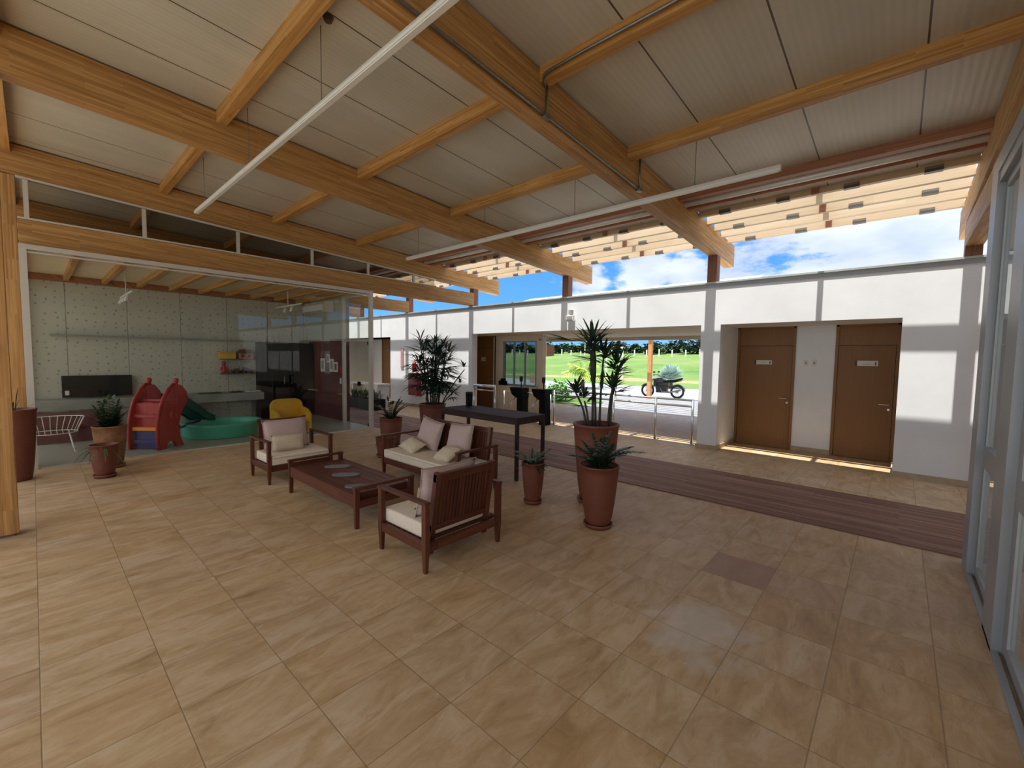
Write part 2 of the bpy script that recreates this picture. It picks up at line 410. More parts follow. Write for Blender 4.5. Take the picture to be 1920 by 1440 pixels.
# ================================================================ mesh helpers
class MB:
    def __init__(s, origin=(0, 0, 0)):
        s.bm = bmesh.new(); s.o = Vector(origin)
    def verts(s, pts, faces):
        vs = [s.bm.verts.new(Vector(p)) for p in pts]
        for f in faces:
            try: s.bm.faces.new([vs[i] for i in f])
            except ValueError: pass
        return vs
    def box(s, x0, x1, y0, y1, z0, z1, taper=1.0, bev=0.0, slope=0.0, rot=None, piv=None):
        cx, cy = (x0 + x1) / 2, (y0 + y1) / 2
        pts = []
        for z, k in ((z0, taper), (z1, 1.0)):
            for x, y in ((x0, y0), (x1, y0), (x1, y1), (x0, y1)):
                X = cx + (x - cx) * k; Y = cy + (y - cy) * k
                pts.append(Vector((X, Y, z - slope * Y)))
        if rot is not None:
            p = Vector(piv if piv else (cx, cy, (z0 + z1) / 2))
            pts = [rot @ (q - p) + p for q in pts]
        before = None
        vs = s.verts(pts, [(3, 2, 1, 0), (4, 5, 6, 7), (0, 1, 5, 4), (1, 2, 6, 5), (2, 3, 7, 6), (3, 0, 4, 7)])
        if bev > 0:
            es = set()
            for v in vs:
                for e in v.link_edges: es.add(e)
            bmesh.ops.bevel(s.bm, geom=list(es), offset=bev, segments=2, affect='EDGES', profile=0.7)
        return s
    def tube(s, pts, r, n=8, cap=True, radii=None):
        pts = [Vector(p) for p in pts]; rings = []
        up = Vector((0, 0, 1)); prev = None
        for i, p in enumerate(pts):
            a = pts[max(0, i - 1)]; b = pts[min(len(pts) - 1, i + 1)]
            d = (b - a).normalized()
            if prev is None:
                q = up.cross(d)
                if q.length < 1e-3: q = Vector((1, 0, 0)).cross(d)
                q.normalize()
            else:
                q = prev - d * prev.dot(d)
                if q.length < 1e-4: q = up.cross(d)
                q.normalize()
            prev = q; w = d.cross(q)
            rr = radii[i] if radii else r
            rings.append([s.bm.verts.new(p + q * rr * math.cos(2 * PI * k / n) + w * rr * math.sin(2 * PI * k / n)) for k in range(n)])
        for a, b in zip(rings, rings[1:]):
            for k in range(n):
                s.bm.faces.new((a[k], a[(k + 1) % n], b[(k + 1) % n], b[k]))
        if cap:
            s.bm.faces.new(list(reversed(rings[0]))); s.bm.faces.new(rings[-1])
        return s
    def lathe(s, prof, c=(0, 0, 0), n=28, sx=1.0, sy=1.0):
        rings = []
        for r, z in prof:
            if r < 1e-5: rings.append([s.bm.verts.new((c[0], c[1], c[2] + z))])
            else: rings.append([s.bm.verts.new((c[0] + sx * r * math.cos(2 * PI * k / n), c[1] + sy * r * math.sin(2 * PI * k / n), c[2] + z)) for k in range(n)])
        for a, b in zip(rings, rings[1:]):
            for k in range(n):
                if len(a) == 1 and len(b) == 1: continue
                if len(a) == 1: s.bm.faces.new((a[0], b[(k + 1) % n], b[k]))
                elif len(b) == 1: s.bm.faces.new((a[k], a[(k + 1) % n], b[0]))
                else: s.bm.faces.new((a[k], a[(k + 1) % n], b[(k + 1) % n], b[k]))
        return s
    def prism(s, prof, axis, a0, a1):
        """extrude a 2-D outline along axis ('X': (y,z); 'Y': (x,z); 'Z': (x,y))"""
        n = len(prof)
        def P(q, a): return {'X': (a, q[0], q[1]), 'Y': (q[0], a, q[1]), 'Z': (q[0], q[1], a)}[axis]
        pts = [P(q, a0) for q in prof] + [P(q, a1) for q in prof]
        s.verts(pts, [tuple(range(n)), tuple(range(2 * n - 1, n - 1, -1))] + [(i, i + n, (i + 1) % n + n, (i + 1) % n) for i in range(n)])
        return s
    def blade(s, base, d, L, w, droop=0.0, up=None, seg=4, fold=0.15, tipw=0.06):
        """one leaf: tapered strip with a keel"""
        d = Vector(d).normalized(); p = Vector(base)
        side = d.cross(Vector((0, 0, 1)))
        if side.length < 0.05: side = Vector((1, 0, 0))
        side.normalize()
        if up is not None: side = Vector(up)
        rows = []
        for i in range(seg + 1):
            t = i / seg
            ww = w * (math.sin(PI * min(1, (t * 0.86 + 0.10))) ** 0.8) if i < seg else w * tipw
            q = p + Vector((0, 0, -droop * L * t * t)) + d * (L * t)
            nrm = side.cross(d).normalized()
            rows.append((s.bm.verts.new(q - side * ww / 2 + nrm * ww * fold), s.bm.verts.new(q), s.bm.verts.new(q + side * ww / 2 + nrm * ww * fold)))
        for a, b in zip(rows, rows[1:]):
            s.bm.faces.new((a[0], a[1], b[1], b[0])); s.bm.faces.new((a[1], a[2], b[2], b[1]))
        return s
    def build(s, name, mat, parent=None, smooth=False, loc=None, rotz=0.0):
        if s.o.length > 0: bmesh.ops.translate(s.bm, verts=s.bm.verts[:], vec=-s.o)
        bmesh.ops.recalc_face_normals(s.bm, faces=s.bm.faces[:])
        me = bpy.data.meshes.new(name); s.bm.to_mesh(me); s.bm.free()
        ob = bpy.data.objects.new(name, me); COL.objects.link(ob)
        me.materials.append(M[mat])
        if smooth:
            for p in me.polygons: p.use_smooth = True
        if parent: ob.parent = parent; ob.location = s.o
        else: ob.location = s.o
        if loc: ob.location = loc
        ob.rotation_euler.z = rotz
        return ob

def tag(o, label=None, cat=None, group=None, kind=None):
    if label: o['label'] = label
    if cat: o['category'] = cat
    if group: o['group'] = group
    if kind: o['kind'] = kind
    return o
def thing(name, label, cat, loc=(0, 0, 0), rz=0.0, group=None):
    o = bpy.data.objects.new(name, None); COL.objects.link(o); o.empty_display_size = 0.1
    o.location = loc; o.rotation_euler.z = rz
    return tag(o, label, cat, group)
def struct(name, mb, mat, label=None):
    o = mb.build(name, mat); tag(o, label, None, None, 'structure'); return o
def copy_tree(o, parent=None):
    c = o.copy(); COL.objects.link(c)
    if parent: c.parent = parent
    for ch in list(o.children): copy_tree(ch, c)
    return c

SL = 0.0535
BX = [0.68, -2.69, -6.02, -9.30, -12.50, -15.75]     # roof beams (centre lines)
BAY = ['the two doors', 'the middle of the lounge', 'the coffee table and playroom front', 'the playroom side', 'the far left end']
BAY = ['right bay over the two doors', 'middle bay over the gate railing', 'bay beside the glass playroom', 'bay over the playroom', 'far left bay']
BEAMN = ['rightmost, above the grey glass doors', 'thick one crossing the centre, with the conduit', 'long one on the left, running to the left column', 'one along the top of the playroom glass', 'one over the back of the playroom', 'farthest left one']
YW = 8.55

# ================================================================ setting
mb = MB(); mb.box(-22, 16, -3.0, 13.0, -0.12, 0.0); struct('floor', mb, 'stone_tiles')
mb = MB(); mb.box(-12.5, -9.13, -0.1, 5.27, 0.0, 0.006); struct('floor', mb, 'grey_floor')
mb = MB(); mb.box(-22, 16, -22, -3.0, -0.12, -0.01); struct('ground', mb, 'court_paving')
mb = MB(); mb.box(-70, 30, 13.0, 26.0, -0.14, -0.02); struct('ground', mb, 'pavement')
# rising lawn beyond the road
mb = MB()
nx, ny = 30, 26
g = []
for j in range(ny + 1):
    y = 26 + j * 2.2; row = []
    for i in range(nx + 1):
        x = -95 + i * 4.4
        z = -0.03 + 2.15 * max(0, (y - 27) / 33.0) ** 1.15 + 0.10 * math.sin(x * 0.3 + y * 0.2) * min(1, (y - 26) / 10)
        row.append(mb.bm.verts.new((x, y + (0.9 * math.sin(x * 0.12) if j == 0 else 0), z)))
    g.append(row)
for j in range(ny):
    for i in range(nx): mb.bm.faces.new((g[j][i], g[j][i + 1], g[j + 1][i + 1], g[j + 1][i]))
struct('ground', mb, 'grass')

# roof slab (underside sits on the purlins)
mb = MB(); mb.box(-22, 14.0, -3.0, 7.50, 4.55, 4.66, slope=SL); struct('ceiling', mb, 'roof_panel')

# white facade wall
def wall_front():
    mb = MB(); a, b = YW, YW + 0.22
    mb.box(-22, 16, a, b, 2.36, 3.12)
    for x0, x1 in ((-22, -16.6), (-13.52, -9.26), (-2.84, -2.49), (0.01, 0.93), (3.2, 16)):
        mb.box(x0, x1, a, b, 0, 2.36)
    # returns and soffits of the recesses, roof slabs
    for x0, x1 in ((-16.6, -13.52), (-2.49, 0.01), (0.93, 3.2)):
        mb.box(x0, x1, b, 9.9, 2.36, 2.6)
        mb.box(x0 - 0.18, x0, b, 9.9, 0, 2.5); mb.box(x1, x1 + 0.18, b, 9.9, 0, 2.5)
    mb.box(-2.67, -2.49, 9.9, 12.28, 0, 2.6)
    return mb
struct('wall_front', wall_front(), 'white_render')
mb = MB()
mb.box(-16.6, -15.9, 9.67, 9.85, 0, 2.4); mb.box(-14.6, -13.5, 9.67, 9.85, 0, 2.4)
mb.box(-2.49, -2.47, 9.67, 9.85, 0, 2.4); mb.box(-1.46, -0.86, 9.67, 9.85, 0, 2.4); mb.box(2.0, 3.2, 9.67, 9.85, 0, 2.4)
mb.box(-2.49, 3.2, 9.86, 9.98, 0, 2.4); mb.box(-16.6, -13.5, 9.86, 9.98, 0, 2.4)
struct('wall_back', mb, 'white_render')
mb = MB(); mb.box(-22, 16, YW - 0.035, YW + 0.24, 3.12, 3.15); struct('trim_1', mb, 'cabinet_white')
mb = MB(); mb.box(-22, 16, YW - 0.012, YW + 0.0, 3.055, 3.12); struct('coping_shade_strip', mb, 'alum')  # grey strip standing in for the shadow line under the coping
mb = MB()
for x0, x1 in ((-22, -16.6), (-13.52, -9.26), (-2.86, -2.47), (-0.01, 0.95), (3.18, 16)): mb.box(x0, x1, YW - 0.018, YW, 0, 0.085)
for x in (-2.49, -16.6, 0.93): mb.box(x, x + 0.018, YW, 9.67, 0, 0.085)
for x in (0.01, -13.52): mb.box(x - 0.018, x, YW, 9.67, 0, 0.085)
mb.box(-1.46, -0.86, 9.652, 9.67, 0, 0.085)
struct('baseboard_front', mb, 'stone_base')
# passage roof and building roof
mb = MB(); mb.box(-22, -2.49, YW + 0.22, 12.3, 2.36, 2.62); mb.box(-2.49, 16, 9.98, 12.3, 2.6, 2.9); mb.box(-10.6, -2.67, 12.2, 12.3, 2.26, 2.36); struct('ceiling', mb, 'beige_render')
mb = MB()
mb.box(-9.6, -9.49 + 0.08, 9.8, 9.95, 0, 2.36); mb.box(-12, -10.4, 9.8, 9.95, 0, 2.36); mb.box(-9.42, -7.62, 9.8, 9.95, 0, 0.83)
mb.box(-9.42, -7.62, 9.8, 9.95, 2.19, 2.36); mb.box(-9.42, -9.19, 9.8, 9.95, 0.83, 2.19); mb.box(-7.84, -7.62, 9.8, 9.95, 0.83, 2.19)
mb.box(-10.8, -10.6, YW + 0.22, 9.8, 0, 2.36); mb.box(-10.4, -9.49, 9.93, 9.95, 0, 2.36)
struct('wall_booth', mb, 'beige_render')

# ---- doors in the facade
def door(n, x0, x1, label_sign=True, y=9.67, ztop=2.36, hand=1, two=True):
    mb = MB(((x0 + x1) / 2, y, 0))
    mb.box(x0, x0 + 0.045, y - 0.02, y + 0.03, 0, ztop); mb.box(x1 - 0.045, x1, y - 0.02, y + 0.03, 0, ztop); mb.box(x0, x1, y - 0.02, y + 0.03, ztop - 0.03, ztop)
    fr = mb.build('door_%d' % n, 'door_wood'); tag(fr, kind='structure')
    def part(name, bm, mat):
        o = bm.build(name, mat); o.parent = fr; o.location = Vector(o.location) - Vector(fr.location); return o
    mb = MB((x0, y, 0)); mb.box(x0 + 0.045, x1 - 0.045, y + 0.0, y + 0.03, 1.995, ztop - 0.03); part('transom_panel', mb, 'door_wood')
    mb = MB((x0, y, 0)); mb.box(x0 + 0.05, x1 - 0.05, y - 0.004, y + 0.035, 0.005, 1.985, bev=0.003); leaf = part('door_leaf', mb, 'door_wood')
    hx = x1 - 0.13
    mb = MB(); mb.tube([(hx + 0.03, y - 0.01, 0.985), (hx + 0.03, y - 0.06, 0.985), (hx - 0.10, y - 0.06, 0.985)], 0.010); part('door_handle', mb, 'steel')
    mb = MB(); mb.lathe([(0, 0), (0.018, 0), (0.018, 0.012), (0, 0.012)], (0, 0, 0), 14)
    bmesh.ops.rotate(mb.bm, verts=mb.bm.verts[:], cent=(0, 0, 0), matrix=Matrix.Rotation(PI / 2, 3, 'X'))
    bmesh.ops.translate(mb.bm, verts=mb.bm.verts[:], vec=(hx + 0.03, y - 0.004, 0.90)); part('lock', mb, 'steel')
    return fr
door(1, -2.47, -1.46); door(2, -0.86, 0.01); door(3, 0.99, 2.0); door(5, -15.9, -14.6)
door(4, -10.4, -9.5, y=9.82)
def sign(xc, zc, w, h, y, label):
    t = thing('door_sign', label, 'sign', (xc, y, zc))
    mb = MB(); mb.box(-w / 2, w / 2, -0.008, 0.0, -h / 2, h / 2, bev=0.002); mb.build('plate', 'paper', t)
    mb = MB(); mb.box(-w / 2 - 0.035, -w / 2 - 0.004, -0.006, 0, -h / 2, h / 2); mb.build('bracket', 'ink', t)
    mb = MB()
    x = -w * 0.22
    for k in range(9):
        ww = 0.006 + 0.003 * ((k * 7) % 3); mb.box(x, x + ww, -0.0095, -0.008, -h * 0.20, -h * 0.08); x += ww + 0.003
    mb.build('lettering', 'grey_ink', t)
    mb = MB(); hx = w * 0.38
    mb.lathe([(0, 0), (0.008, 0), (0.008, 0.002), (0, 0.002)], (0, 0, 0), 10)
    bmesh.ops.rotate(mb.bm, verts=mb.bm.verts[:], cent=(0, 0, 0), matrix=Matrix.Rotation(PI / 2, 3, 'X'))
    bmesh.ops.translate(mb.bm, verts=mb.bm.verts[:], vec=(hx, -0.008, 0.024))
    mb.box(hx - 0.011, hx + 0.011, -0.0095, -0.008, -0.016, 0.012); mb.box(hx - 0.006, hx + 0.006, -0.0095, -0.008, -0.034, -0.014)
    mb.build('pictogram', 'ink', t)
sign(-1.98, 1.67, 0.27, 0.085, 9.665, 'white nameplate with figure pictogram on the left one of the two brown doors')
sign(-0.40, 1.68, 0.28, 0.09, 9.665, 'white nameplate with figure pictogram on the right one of the two brown doors')
sign(-10.05, 1.62, 0.2, 0.12, 9.81, 'small pale nameplate on the brown door left of the booth window')
for x, lab in ((-1.29, 'left one of two white switch plates between the brown doors'), (-1.16, 'right one of two white switch plates between the brown doors')):
    t = thing('switch_plate', lab, 'switch', (x, 9.67, 1.67))
    mb = MB(); mb.box(-0.035, 0.035, -0.008, 0, -0.055, 0.055, bev=0.003); mb.build('plate', 'paper', t)
    mb = MB(); mb.box(-0.014, 0.014, -0.013, -0.008, -0.022, 0.022, bev=0.002); mb.build('rocker', 'grey_ink', t)

# ---- booth window
mb = MB((-8.51, 9.87, 1.5))
for x in (-9.19, -8.76, -8.33, -7.90): mb.box(x, x + 0.045, 9.81, 9.86, 0.83, 2.19)
mb.box(-9.19, -7.84, 9.80, 9.87, 0.83, 0.88); mb.box(-9.19, -7.84, 9.80, 9.87, 2.15, 2.19)
w1 = mb.build('window_1', 'alum'); tag(w1, kind='structure')
mb = MB((-8.51, 9.87, 1.5)); mb.box(-9.15, -7.88, 9.835, 9.842, 0.88, 2.15); o = mb.build('window_pane', 'glass_dark'); o.parent = w1; o.location = (0, 0, 0)
mb = MB((-8.51, 9.87, 1.5)); mb.box(-9.24, -7.80, 9.72, 9.80, 0.80, 0.83); o = mb.build('window_sill', 'alum_light'); o.parent = w1; o.location = (0, 0, 0)
tag(MB((-8.02, 9.82, 1.05)).box(-8.10, -7.93, 9.824, 9.828, 0.95, 1.20).build('paper_notice', 'paper'), 'white paper notice stuck at lower right of the booth window', 'notice')
t = thing('intercom', 'black intercom box at the lower left corner of the booth window', 'intercom', (-9.12, 9.74, 0.83))
mb = MB(); mb.box(-0.14, 0.16, -0.05, 0.04, 0.0, 0.14, bev=0.02); mb.build('housing', 'black', t)
mb = MB(); mb.box(-0.08, 0.10, -0.02, 0.04, 0.13, 0.21, bev=0.02); mb.build('hood', 'black', t)

# ================================================================ timber roof
for i, x in enumerate(BX):
    mb = MB((x, 3.5, 4.3)); mb.box(x - 0.09, x + 0.09, -2.95, 9.62, 4.11, 4.53, slope=SL, bev=0.006)
    tag(mb.build('roof_beam', 'glulam_y'), 'glulam roof beam sloping to the white wall, ' + BEAMN[i], 'beam')
POSTN = ['behind the top of the grey glass doors', 'above the pillar left of the two doors', 'above the security floodlight', 'above the left edge of the gate opening', 'next one left of the gate opening', 'farthest left']
for i, x in enumerate(BX):
    z1 = 4.11 - SL * 8.66 + 0.005
    mb = MB((x, 8.66, 3.15)); mb.box(x - 0.085, x + 0.085, 8.57, 8.75, 3.15, z1, bev=0.005)
    tag(mb.build('timber_post', 'redwood_z'), 'short timber post on the white wall, ' + POSTN[i], 'post')
# horizontal tie beams above the two glass fronts
mb = MB((-9.30, 4.3, 3.35)); mb.box(-9.38, -9.20, -0.07, 8.57, 3.172, 3.528, bev=0.006)
tag(mb.build('tie_beam', 'glulam_y'), 'horizontal glulam beam resting on the playroom glass frame', 'beam')
mb = MB((0.68, 4.3, 3.38)); mb.box(0.59, 0.77, -0.35, 8.62, 3.30, 3.62, bev=0.006)
tag(mb.build('tie_beam', 'glulam_y'), 'horizontal glulam beam above the grey glass doors on the right', 'beam')
for i, x in ((4, -12.5), (5, -15.75)):
    mb = MB((x, 7, 3.35)); mb.box(x - 0.09, x + 0.09, 5.5, 8.57, 3.17, 3.53, bev=0.006)
    tag(mb.build('tie_beam', 'glulam_y'), ('horizontal glulam beam seen through the glass door, nearer one' if i == 4 else 'horizontal glulam beam seen through the glass door, farther one'), 'beam')
# columns
mb = MB((-6.02, -0.33, 0)); mb.box(-6.11, -5.93, -0.52, -0.14, 0.025, 4.11, bev=0.006)
c = thing('timber_column', 'broad glulam column standing at the left edge of the terrace', 'column', (-6.02, -0.33, 0))
o = mb.build('shaft', 'glulam_z'); o.parent = c; o.location = (0, 0, 0)
mb = MB(); mb.box(-0.06, 0.06, -0.16, 0.16, 0.0, 0.025); mb.build('base_plate', 'galv', c)
mb = MB((-9.3, -0.2, 0)); mb.box(-9.40, -9.20, -0.38, -0.075, 0.0, 4.11, bev=0.006)
tag(mb.build('timber_column', 'glulam_z'), 'glulam column at the near left corner of the playroom glass', 'column')
# purlins
PUR = [(-0.2, 'over the left column'), (1.50, 'second from the left column'), (3.22, 'third from the left column'), (4.95, 'fourth, nearest the gutter')]
for j, (y, yn) in enumerate(PUR):
    for i in range(5):
        if i == 4 and j < 3: continue
        xa, xb = BX[i + 1] + 0.09, BX[i] - 0.09
        mb = MB(((xa + xb) / 2, y, 4.4)); mb.box(xa, xb, y, y + 0.10, 4.405, 4.55, slope=SL, bev=0.004)
        tag(mb.build('purlin', 'glulam_x'), 'timber purlin between beams, ' + yn + ', ' + BAY[i], 'purlin', None)
# eaves: dark red fascia beam, trim board, gutter pipe
for i in range(5):
    xa, xb = BX[i + 1] + 0.09, BX[i] - 0.09
    mb = MB(((xa + xb) / 2, 6.7, 4.2)); mb.box(xa, xb, 6.60, 6.70, 4.445, 4.55, slope=SL, bev=0.004)
    tag(mb.build('eaves_beam', 'redwood_x'), 'dark reddish timber eaves beam behind the gutter pipe, ' + BAY[i], 'beam')
    mb = MB(((xa + xb) / 2, 6.7, 4.2)); mb.box(xa, xb, 6.98, 7.05, 4.425, 4.55, slope=SL, bev=0.003)
    tag(mb.build('eaves_board', 'redwood_x'), 'dark timber board under the roof edge outside the gutter, ' + BAY[i], 'board')
    mb = MB(((xa + xb) / 2, 6.83, 3.98)); mb.tube([(xa, 6.86, 4.103), (xb, 6.86, 4.103)], 0.047, 16)
    tag(mb.build('gutter_pipe', 'gutter', smooth=True), 'long pale grey pipe under the roof edge, ' + BAY[i], 'pipe')
# pergola slats outside the roof edge
ROWN = ['first row from the roof edge', 'second row from the roof edge', 'third row from the roof edge', 'fourth row from the roof edge', 'outermost row']
for x, lab in ((4.03, 'glulam roof beam beyond the grey glass doors, the nearer one'), (7.38, 'glulam roof beam beyond the grey glass doors, the farther one')):
    mb = MB((x, 3.5, 4.3)); mb.box(x - 0.09, x + 0.09, -2.95, 9.62, 4.11, 4.53, slope=SL, bev=0.006)
    tag(mb.build('roof_beam', 'glulam_y'), lab, 'beam')
    mb = MB((x, 8.66, 3.15)); mb.box(x - 0.085, x + 0.085, 8.57, 8.75, 3.15, 4.11 - SL * 8.66 + 0.005, bev=0.005)
    tag(mb.build('timber_post', 'redwood_z'), 'short timber post under the ' + lab[7:], 'post')
PBX = [7.38, 4.03] + BX
PBAY = ['bay mirrored in the playroom glass', 'bay seen through the grey glass doors'] + BAY
for i in range(7):
    xm = (PBX[i + 1] + PBX[i]) / 2
    t = thing('pergola', 'pale slatted timber pergola outside the roof edge, ' + PBAY[i], 'pergola', (xm, 8.3, 4.05))
    def pp(name, mb, mat, par=None):
        o = mb.build(name, mat, par or t); o.location = Vector(o.location) - Vector(t.location) - (Vector(par.location) if par else Vector((0, 0, 0)))
        return o
    xa, xb = PBX[i + 1] + 0.09, PBX[i] - 0.09
    for k in range(5):
        y = 7.50 + 0.405 * k
        mb = MB((xm, y, 4.1)); mb.box(xa, xb, y, y + 0.065, 4.47, 4.645, slope=SL)
        o = pp('slat', mb, 'slat_x')
        if k % 2 == 0:
            zz_ = 4.47 - SL * y
            mb = MB((xm, y, zz_)); mb.box(xm - 0.045, xm + 0.045, y - 0.03, y - 0.001, zz_ - 0.01, zz_ + 0.175); pp('splice_block', mb, 'redwood_x', o)
            for q in range(4):
                bx = xb - 0.39 - 0.80 * q
                if bx < xa + 0.1: continue
                mb = MB((bx, y, zz_)); mb.box(bx - 0.085, bx + 0.085, y - 0.014, y + 0.07, zz_ - 0.012, zz_ + 0.022); pp('metal_bracket', mb, 'dark_pipe', o)
                mb = MB((bx, y, zz_)); mb.box(bx - 0.085, bx + 0.085, y - 0.010, y - 0.002, zz_ + 0.022, zz_ + 0.055); pp('bracket_plate', mb, 'galv', o)
    for x in (xm,):
        mb = MB((x, 8.3, 4.2)); mb.box(x - 0.04, x + 0.04, 7.5, 9.25, 4.645, 4.70, slope=SL); pp('rafter', mb, 'glulam_y')

# ================================================================ suspended lamps, conduits
def tube_lamp(x0, x1, y, z, wires, label):
    t = thing('linear_lamp', label, 'lamp', ((x0 + x1) / 2, y, z)); xm = (x0 + x1) / 2
    mb = MB()
    mb.prism([(-0.028, 0), (0.028, 0), (0.03, 0.02), (0.012, 0.06), (-0.012, 0.06), (-0.03, 0.02)], 'X', x0 - xm, x1 - xm); mb.build('housing', 'lamp_white', t)
    mb = MB(); mb.box(x0 - xm + 0.02, x1 - xm - 0.02, -0.02, 0.02, -0.008, 0.0); mb.build('diffuser', 'white_plastic', t)
    for x in wires:
        zt = 4.55 - SL * y - z
        mb = MB(); mb.tube([(x - xm, 0, 0.05), (x - xm, 0, zt)], 0.004, 5); mb.build('suspension_wire', 'galv', t)
tube_lamp(-7.95, -0.8, 1.72, 3.78, (-3.76, -7.47, -5.6, -1.9), 'long white linear lamp hung diagonally across the upper left of the view')
tube_lamp(-7.75, -1.02, 5.30, 3.69, (-1.90, -3.59, -5.44, -7.35), 'long white linear lamp hung near the roof edge above the railing')
def hook(): pass
c = thing('conduit', 'galvanised conduit running along the central roof beam with two risers', 'conduit', (-2.575, 3, 4.0))
def cz(y): return 4.135 - SL * y
mb = MB((-2.575, 3, 4.0)); mb.tube([(-2.575, -2.5, cz(-2.5)), (-2.575, 5.25, cz(5.25))], 0.014, 10); o = mb.build('run', 'galv', c, True); o.location = (0, 0, 0)
mb = MB((-2.575, 3, 4.0)); mb.tube([(-2.575, 5.25, cz(5.25)), (-2.575, 5.25, 4.52 - SL * 5.25)], 0.014, 10); o = mb.build('riser', 'galv', c, True); o.location = (0, 0, 0)
pts = [(-2.575, 3.30, cz(3.3)), (-2.575, 3.30, 4.28 - 0.03)]
for a in range(1, 7):
    an = a / 6 * PI / 2; pts.append((-2.575 + 0.10 * (1 - math.cos(an)), 3.30 - 0.12 * math.sin(an), 4.25 - 0.05 + 0.0 + 0.06 * math.sin(an)))
pts.append((0.5, 3.18, 4.26)); pts = pts[:-1] + [(-2.2, 3.18, 4.27), (0.5, 3.18, 4.27)]
mb = MB((-2.575, 3, 4.0)); mb.tube(pts, 0.014, 10); o = mb.build('riser', 'galv', c, True); o.location = (0, 0, 0)
for y in (3.3, 5.25):
    mb = MB((-2.575, 3, 4.0)); mb.box(-2.60, -2.55, y - 0.04, y + 0.04, cz(y) - 0.025, cz(y) + 0.025, bev=0.006); o = mb.build('junction', 'galv', c); o.location = (0, 0, 0)
tag(MB((-3.6, 1.68, 4.42)).lathe([(0, 0), (0.03, 0.0), (0.045, 0.04), (0, 0.04)], (-3.62, 1.72, 4.42), 12).build('ceiling_hook', 'dark_pipe'), 'small dark hook plate on the ceiling beside the purlin', 'hook')

# ================================================================ playroom glass box
mb = MB((-9.1, 2.6, 0))
mb.box(-9.14, -9.06, -0.075, 0.0, 0.0, 3.17); mb.box(-9.14, -9.06, 5.20, 5.28, 0.0, 3.17); mb.box(-9.138, -9.062, 0.0, 5.20, 3.10, 3.168)
mb.box(-9.125, -9.075, 0.0, 5.2, 3.055, 3.075); mb.box(-9.12, -9.08, 0.0, 5.2, 0.0, 0.02)
wf = mb.build('window_2', 'alum_light'); tag(wf, kind='structure')
ys = [0.0, 1.01, 1.95, 2.84, 3.17, 4.19, 5.2]
ys = [0.0, 1.04, 2.08, 3.12, 4.16, 5.2]
for a, b in zip(ys, ys[1:]):
    mb = MB((-9.1, 2.6, 0)); mb.box(-9.105, -9.095, a + 0.002, b - 0.002, 0.02, 3.06); o = mb.build('window_pane', 'glass'); o.parent = wf; o.location = (0, 0, 0)
# clerestory strip
mb = MB((-9.2, 3.5, 3.6))
def cl_top(y): return 4.11 - SL * y
for y in (0.02, 1.29, 2.62, 3.97, 5.24, 6.5):
    mb.box(-9.236, -9.184, y - 0.025, y + 0.025, 3.556, cl_top(y) - 0.036)
mb.box(-9.24, -9.18, -0.07, 7.2, 3.53, 3.555)
mb.prism([(-0.07, cl_top(-0.07) - 0.03), (7.2, cl_top(7.2) - 0.03), (7.2, cl_top(7.2) - 0.002), (-0.07, cl_top(-0.07) - 0.002)], 'X', -9.24, -9.18)
w3 = mb.build('window_3', 'alum_light'); tag(w3, kind='structure')
mb = MB((-9.2, 3.5, 3.6)); mb.prism([(0.0, 3.555), (7.15, 3.555), (7.15, cl_top(7.15) - 0.03), (0.0, cl_top(0) - 0.03)], 'X', -9.215, -9.207)
o = mb.build('window_pane', 'glass_smoke'); o.parent = w3; o.location = (0, 0, 0)
# playroom walls
mb = MB(); mb.box(-12.7, -12.5, -0.4, 5.45, 0, 3.9); struct('wall_left', mb, 'dotted_wallpaper')
mb = MB(); mb.box(-12.5, -12.35, -0.3, -0.1, 0, 3.14); mb.box(-12.35, -9.4, -0.3, -0.1, 3.0, 3.14); struct('wall_near', mb, 'orange_wood')
mb = MB(); mb.box(-12.35, -9.4, -0.205, -0.2, 0.02, 3.0); struct('window_7', mb, 'glass')
mb = MB(); mb.box(-12.5, -10.42, 5.27, 5.40, 0, 2.06); struct('wall_maroon', mb, 'maroon')
mb = MB(); mb.box(-12.5, -10.42, 5.27, 5.40, 2.06, 3.17); struct('wall_far', mb, 'cabinet_white')
mb = MB(); mb.box(-12.5, -9.39, -0.35, 5.40, 3.19, 3.28); struct('ceiling', mb, 'beige_render')
mb = MB((-12.42, 2.4, 3.1)); mb.box(-12.5, -12.36, -0.1, 5.27, 3.07, 3.19)
tag(mb.build('wall_plate_beam', 'redwood_x'), 'dark timber wall beam along the top of the dotted playroom wall', 'beam')
for k in range(9):
    y = 0.50 + 0.55 * k
    mb = MB((-10.9, y, 3.1)); mb.box(-12.36, -9.15, y - 0.035, y + 0.035, 3.09, 3.19)
    tag(mb.build('ceiling_joist', 'glulam_x'), 'timber ceiling joist of the playroom, %s from the wooden column end' % ['first', 'second', 'third', 'fourth', 'fifth', 'sixth', 'seventh', 'eighth', 'ninth'][k], 'joist', 'playroom ceiling joists')
